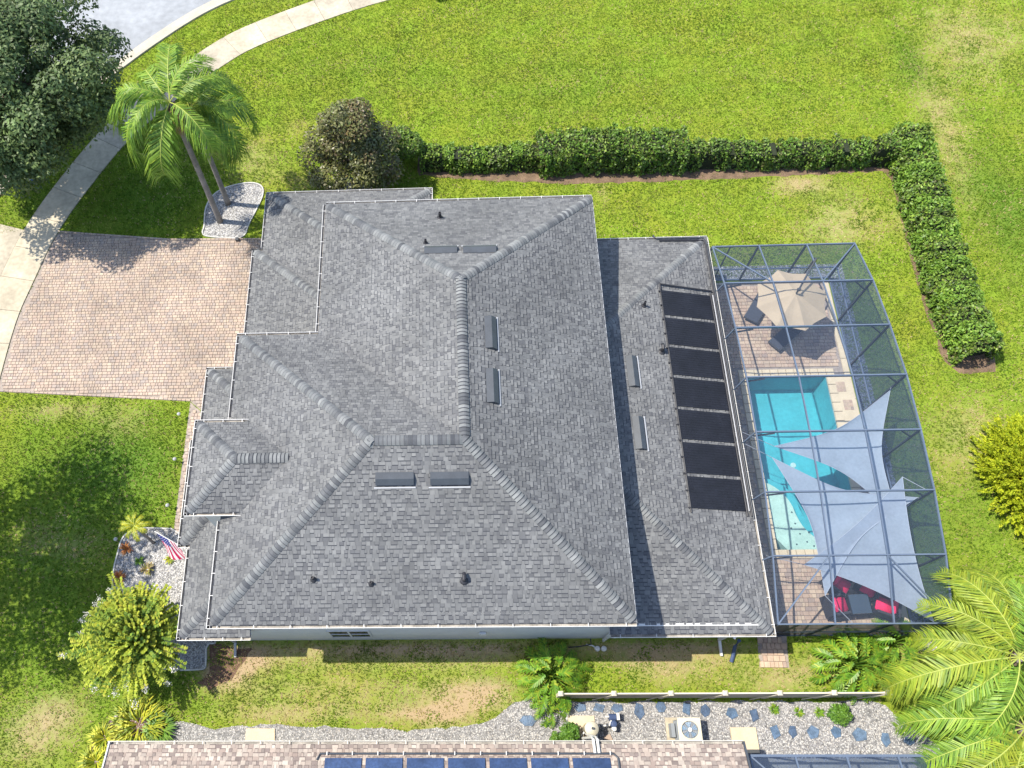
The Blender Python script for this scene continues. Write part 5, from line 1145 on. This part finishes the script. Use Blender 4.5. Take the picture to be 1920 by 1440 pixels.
h_ = rng.uniform(.04, .11, (n, nb_)) * (1 - .35 * np.clip(dry, 0, 1))[:, None]; a_ = rng.uniform(0, 6.283, (n, nb_)); le = rng.uniform(.02, .09, (n, nb_)); wd = rng.uniform(.012, .024, (n, nb_)); jx = rng.normal(0, .02, (n, nb_)); jy = rng.normal(0, .02, (n, nb_))
bx = Q[:, :1] + jx; by = Q[:, 1:] + jy; pa = a_ + 1.57
v0 = np.stack([bx + np.cos(pa) * wd, by + np.sin(pa) * wd, np.full_like(bx, .0)], -1); v1 = np.stack([bx - np.cos(pa) * wd, by - np.sin(pa) * wd, np.full_like(bx, .0)], -1); v2 = np.stack([bx + np.cos(a_) * le, by + np.sin(a_) * le, h_], -1)
V = np.stack([v0, v1, v2], 2).reshape(-1, 3); F = np.arange(len(V)).reshape(-1, 3)
tt = np.repeat(np.clip(patch * .5 + rng.random(n) * .5, 0, .999), nb_)
tag(link('lawn_grass', npmesh('lawn_grass', V, F, ['grass', 'grass_lush', 'grass_dry'], tt, np.repeat(mi, nb_))), 'short mown grass blades covering the lawns', 'grass', kind='stuff')
# ================================================================== smaller things
# tan vinyl fence
fence = thing('vinyl_fence', 'tan vinyl privacy fence with square post caps along the gravel yard', 'fence', (10, 2.6, 0))
fx = [3.87, 5.83, 7.92, 9.9, 11.88, 13.85, 15.8]; fy = 2.6
for i, x in enumerate(fx):
    m = MB(); m.box((x, fy, .92), (.127, .127, 1.84)); ps = m.obj('post', 'fence_vinyl', fence)
    m = MB(); m.box((x, fy, 1.86), (.18, .18, .04)); m.prism([(x - .09, fy - .09), (x + .09, fy - .09), (x + .09, fy + .09), (x - .09, fy + .09)], 1.88, 1.93, inset=.7); m.obj('post_cap', 'fence_vinyl', ps)
for a, b in zip(fx, fx[1:]):
    for z in (1.72, .15): m = MB(); m.bar((a + .064, fy, z), (b - .064, fy, z), .05, .14); m.obj('rail', 'fence_vinyl', fence)
    nbd = 12; s = (b - a - .13) / nbd
    bmx = MB(); bmx.box((0, 0, .93), (s - .008, .022, 1.44)); me = bmx.mesh('board', 'fence_side')
    for k in range(nbd): o = bpy.data.objects.new('board', me); COL.objects.link(o); o.parent = fence; o.matrix_parent_inverse = parent_inv(fence); o.location = (a + .065 + s * (k + .5), fy, 0)
    m = MB(); m.bar((b - .05, fy - .05, 1.6), (b - .55, fy - .1, .15), .03, .03); m.obj('stay', 'fence_vinyl', fence)
# air conditioner
ac = (8.70,1.38,0.45)
t = thing('air_conditioner', 'cream air-conditioning condenser with round fan on a concrete pad', 'air conditioner', ac)
x, y = ac[0], ac[1]
m = MB(); m.box((x - .1, y, .04), (1.15, .95, .08)); m.obj('pad', 'concrete', t)
m = MB()
for k in range(10): m.box((x, y, .14 + k * .07), (.80, .80, .022))
m.obj('louvre_fins', 'ac_fin', t)
for dx in (-1, 1):
    for dy in (-1, 1): m = MB(); m.box((x + dx * .39, y + dy * .39, .48), (.07, .07, .8)); m.obj('corner_post', 'plastic_tan', t)
m = MB(); m.box((x, y, .45), (.72, .72, .7)); m.obj('coil', 'ac_fin', t)
m = MB(); nS = 28; inn = []; sq = []
for k in range(nS):
    a = 2 * math.pi * k / nS; inn.append((x + .31 * math.cos(a), y + .31 * math.sin(a), .90)); q = max(abs(math.cos(a)), abs(math.sin(a))); sq.append((x + .43 * math.cos(a) / q, y + .43 * math.sin(a) / q, .88))
m.add(sq + inn, [(k, (k + 1) % nS, nS + (k + 1) % nS, nS + k) for k in range(nS)]); m.obj('top_panel', 'plastic_tan', t)
for k in range(5):
    a = k * 1.2566; m = MB(); b_ = a + .75; m.add([(x + .06 * math.cos(a), y + .06 * math.sin(a), .84), (x + .29 * math.cos(a), y + .29 * math.sin(a), .86), (x + .29 * math.cos(b_), y + .29 * math.sin(b_), .81), (x + .06 * math.cos(b_), y + .06 * math.sin(b_), .81)], [(0, 1, 2, 3)]); m.obj('fan_blade', 'fan_blade', t)
m = MB()
for k in range(16): a = k * math.pi / 8; m.tube([(x + .07 * math.cos(a), y + .07 * math.sin(a), .915), (x + .32 * math.cos(a), y + .32 * math.sin(a), .905)], .005, 4)
for r in (.14, .2, .26): m.tube([(x + r * math.cos(k * .2618), y + r * math.sin(k * .2618), .91) for k in range(25)], .004, 4)
m.obj('fan_guard', 'strap_grey', t)
m = MB(); m.lathe((x, y, .90), [(.08, 0), (.075, .02), (.03, .025)], 16); m.obj('fan_hub', 'plastic_white', t)
m = MB(); m.box((x - .52, y, .3), (.14, .5, .4)); m.obj('disconnect_box', 'ac_fin', t)
def pad(label, q, h=.08):
    m = MB(); m.prism(q, 0, h, inset=.01); tag(m.obj('concrete_pad', 'coping'), label, 'pad')
pad('pale concrete pad beside the neighbouring roof corner, right of the air conditioner', [(10.45,1.50), (11.42,1.50), (11.43,0.59), (10.46,0.59)])
pad('tan concrete pad on the gravel at the left, beside the neighbouring gutter', [(-8.28,1.49), (-7.14,1.48), (-7.10,0.90), (-8.27,0.90)], .06)
# pool equipment
pe = (5.07,1.43,0.90); x, y = pe[0], pe[1]
t = thing('pool_filter', 'cream round pool filter with pipes on the gravel', 'pool filter', (x, y, 0))
m = MB(); m.box((x - .25, y + .1, .03), (1.0, .8, .06)); m.obj('pad', 'coping', t)
m = MB(); m.lathe((x, y, .06), [(.22, 0), (.25, .06), (.25, .7), (.27, .72), (.27, .78), (.24, .82), (.1, .9), (.05, .93)], 24); m.obj('tank', 'plastic_tan', t, True)
m = MB(); m.lathe((x, y, .98), [(.03, 0), (.03, .05), (.05, .05), (.05, .09)], 10); m.obj('pressure_gauge', 'dark_metal', t)
m = MB(); m.tube([(x + .22, y + .1, .35), (x + .5, y + .12, .35), (x + .75, y + .14, .35), (x + .85, y + .3, .35)], .04, 8); m.tube([(x - .2, y - .1, .3), (x - .3, y - .2, .3), (x - .28, y - .38, .3), (x + .25, y - .4, .3), (x + .27, y - .1, .3)], .04, 8); m.obj('pipework', 'plastic_white', t)
m = MB(); m.box((x + .45, y + .12, .36), (.1, .12, .12)); m.box((x + .66, y + .14, .36), (.08, .12, .12)); m.obj('valve', 'dark_metal', t)
t = thing('pool_pump', 'dark blue and white pool pump right of the cream filter', 'pool pump', (x + .9, y + .3, 0)); X, Y = x + .92, y + .33
m = MB(); m.tube([(X - .15, Y + .1, .28), (X + .12, Y + .1, .28)], .13, 12); m.obj('motor', 'pvc_blue', t)
m = MB(); m.lathe((X, Y - .15, .1), [(.12, 0), (.12, .25), (.14, .28), (.1, .33), (.04, .34)], 14); m.obj('strainer_pot', 'pvc_blue', t)
m = MB(); m.box((X + .18, Y + .12, .3), (.1, .26, .3)); m.tube([(X - .3, Y + .12, .3), (X - .12, Y + .12, .3)], .04, 8); m.lathe((X, Y - .32, .2), [(.09, 0), (.09, .2), (.02, .24)], 12); m.obj('end_cover', 'plastic_white', t)
m = MB(); m.box((x + .72, y - .35, .04), (.28, .3, .08), rz=.35); tag(m.obj('equipment_block', 'paver'), 'small tan concrete block right of the pool filter', 'block')
# slate stepping stones
ST = [(990, 1351, .26, .2), (1057, 1325, .26, .2), (1089, 1327, .22, .16), (1124, 1327, .24, .18), (1157, 1328, .24, .15), (1199, 1333, .20, .28), (1239, 1326, .18, .22), (1287, 1328, .17, .24), (1322, 1333, .16, .2), (1372, 1338, .23, .2), (1414, 1340, .18, .25), (1453, 1372, .2, .27), (1486, 1371, .15, .22), (1524, 1373, .2, .22), (1567, 1372, .17, .22), (1612, 1378, .26, .23), (1660, 1386, .17, .25), (1705, 1390, .2, .15)]
STP = [(2.76,1.76), (4.18,2.27), (4.84,2.23), (5.56,2.22), (6.24,2.20), (7.09,2.10), (7.93,2.24), (8.90,2.20), (9.61,2.10), (10.61,2.00), (11.46,1.96), (12.14,1.34), (12.80,1.36), (13.56,1.32), (14.42,1.34), (15.29,1.22), (16.21,1.07), (17.08,1.00)]
ORD = ['first', 'second', 'third', 'fourth', 'fifth', 'sixth', 'seventh', 'eighth', 'ninth', 'tenth']
for i, ((px_, py_, rx, ry), (x, y)) in enumerate(zip(ST, STP)):
    k = random.choice((4, 5, 5, 6)); a0 = random.random() * 6; poly = [(x + rx * 1.15 * random.uniform(.85, 1.2) * math.cos(a0 + j * 6.283 / k), y + ry * 1.15 * random.uniform(.85, 1.2) * math.sin(a0 + j * 6.283 / k)) for j in range(k)]
    m = MB(); m.prism(poly, .0, .055, inset=.06)
    lab = 'lone blue-grey slate stepping stone left of the yellow philodendron' if i == 0 else ('blue-grey slate stepping stone, %s from the left in the row under the fence' % ORD[i - 1] if i < 11 else 'blue-grey slate stepping stone, %s from the left in the lower right row' % ORD[i - 11])
    tag(m.obj('stepping_stone', 'slate'), lab, 'stepping stone', 'slate stepping stones on the gravel')
# flag on its pole
t = thing('flag', 'red, white and blue striped flag on a pole by the entry', 'flag', (-10.9, 8.1, 2)); P0_ = Vector((-11.96,8.75,2.55)); Pe = Vector((-10.45, 7.95, 2.2))
m = MB(); m.tube([Pe, P0_ + (P0_ - Pe).normalized() * .08], .018, 8); m.obj('pole', 'plastic_white', t)
hd = (Pe - P0_).normalized(); HL, FL = 1.0, 1.45; nu, nv = 26, 30; m = MB(); vs = []
for i in range(nu + 1):
    for j in range(nv + 1):
        u_, v_ = i / nu, j / nv; q = P0_ + hd * (HL * u_) ; drop = FL * v_
        vs.append(q + Vector((.10 * math.sin(7 * u_ + 3 * v_) * v_ + .12 * v_ + .16 * v_ * math.sin(2.5 * u_), -.42 * drop + .08 * math.sin(9 * u_ + 2) * v_, -.82 * drop * (1 - .1 * u_) - .03 * math.sin(8 * v_ + 6 * u_))))
for i in range(nu):
    for j in range(nv):
        s_ = int(i / nu * 13); can = i < nu * 7 / 13 and j < nv * .4; star = can and (i % 3 == 1) and (j % 3 == 1)
        m.add([vs[i * (nv + 1) + j], vs[(i + 1) * (nv + 1) + j], vs[(i + 1) * (nv + 1) + j + 1], vs[i * (nv + 1) + j + 1]], [(0, 1, 2, 3)], 0, (1 if star else 2) if can else (0 if s_ % 2 == 0 else 1))
o = m.obj('cloth', ['flag_red', 'flag_white', 'flag_blue'], t); o['label'] = 'striped cloth with a blue corner of white stars'
# fire hydrant
h0 = (-22.11,28.87)
t = thing('fire_hydrant', 'blue fire hydrant with white caps on the grass under the oak', 'fire hydrant', h0); x, y = h0
m = MB(); m.lathe((x, y, 0), [(.17, 0), (.17, .05), (.12, .06), (.11, .5), (.15, .52), (.15, .57), (.12, .6), (.1, .68), (.05, .74), (.03, .75), (.03, .8)], 16); m.obj('body', 'hydrant_blue', t, True)
for a in (0, 2.1, -2.1): m = MB(); m.tube([(x + .1 * math.cos(a), y + .1 * math.sin(a), .42), (x + .23 * math.cos(a), y + .23 * math.sin(a), .42)], .065, 10); m.obj('nozzle_cap', 'plastic_white', t)
# path lights
for q, lb in (((-12.47,14.90), 'small path light at the top of the front walkway lawn edge'), ((-12.39,12.70), 'small path light halfway along the front walkway lawn edge'), ((-12.44,10.55), 'small path light at the lower end of the front walkway lawn edge'), ((-14.50,9.06), 'small dark path light at the left edge of the pebble bed')):
    t = thing('path_light', lb, 'path light', q, 'path lights by the front walkway')
    m = MB(); m.tube([(*q, 0), (*q, .38)], .014, 6); m.obj('stem', 'dark_metal', t)
    m = MB(); m.lathe((*q, .38), [(.05, 0), (.05, .07)], 10); m.obj('lamp_glass', 'plastic_white', t)
    m = MB(); m.lathe((*q, .45), [(.085, 0), (.05, .04), (.01, .06)], 12); m.obj('lamp_cap', 'strap_grey', t)
# utility lids and small things by the south wall
q = (5.46,4.55)
t = thing('irrigation_valves', 'two pale round irrigation valve lids by the south wall', 'valve lids', q)
for dx in (.2, .46): m = MB(); m.lathe((q[0] + dx, q[1] - .1, 0), [(.11, 0), (.11, .1), (.08, .13), (.03, .14)], 14); m.obj('lid', 'plastic_white', t)
m = MB(); m.tube([(q[0] - .25, q[1] + .05, .15), (q[0], q[1], .2), (q[0] + .1, q[1] - .05, .1)], .03, 8); m.obj('pipe', 'plastic_white', t)
m = MB(); m.box((*(-10.75,24.69), .12), (.16, .16, .2)); tag(m.obj('drive_light', 'dark_metal'), 'small dark light box at the foot of the palm bed', 'light')
m = MB(); m.prism([(-6.25, 26.1), (-6.0, 26.35), (-5.75, 26.05), (-5.95, 25.8)], 0, .35, inset=.3); tag(m.obj('boulder', 'gravel'), 'grey rock in the magnolia bed', 'rock')
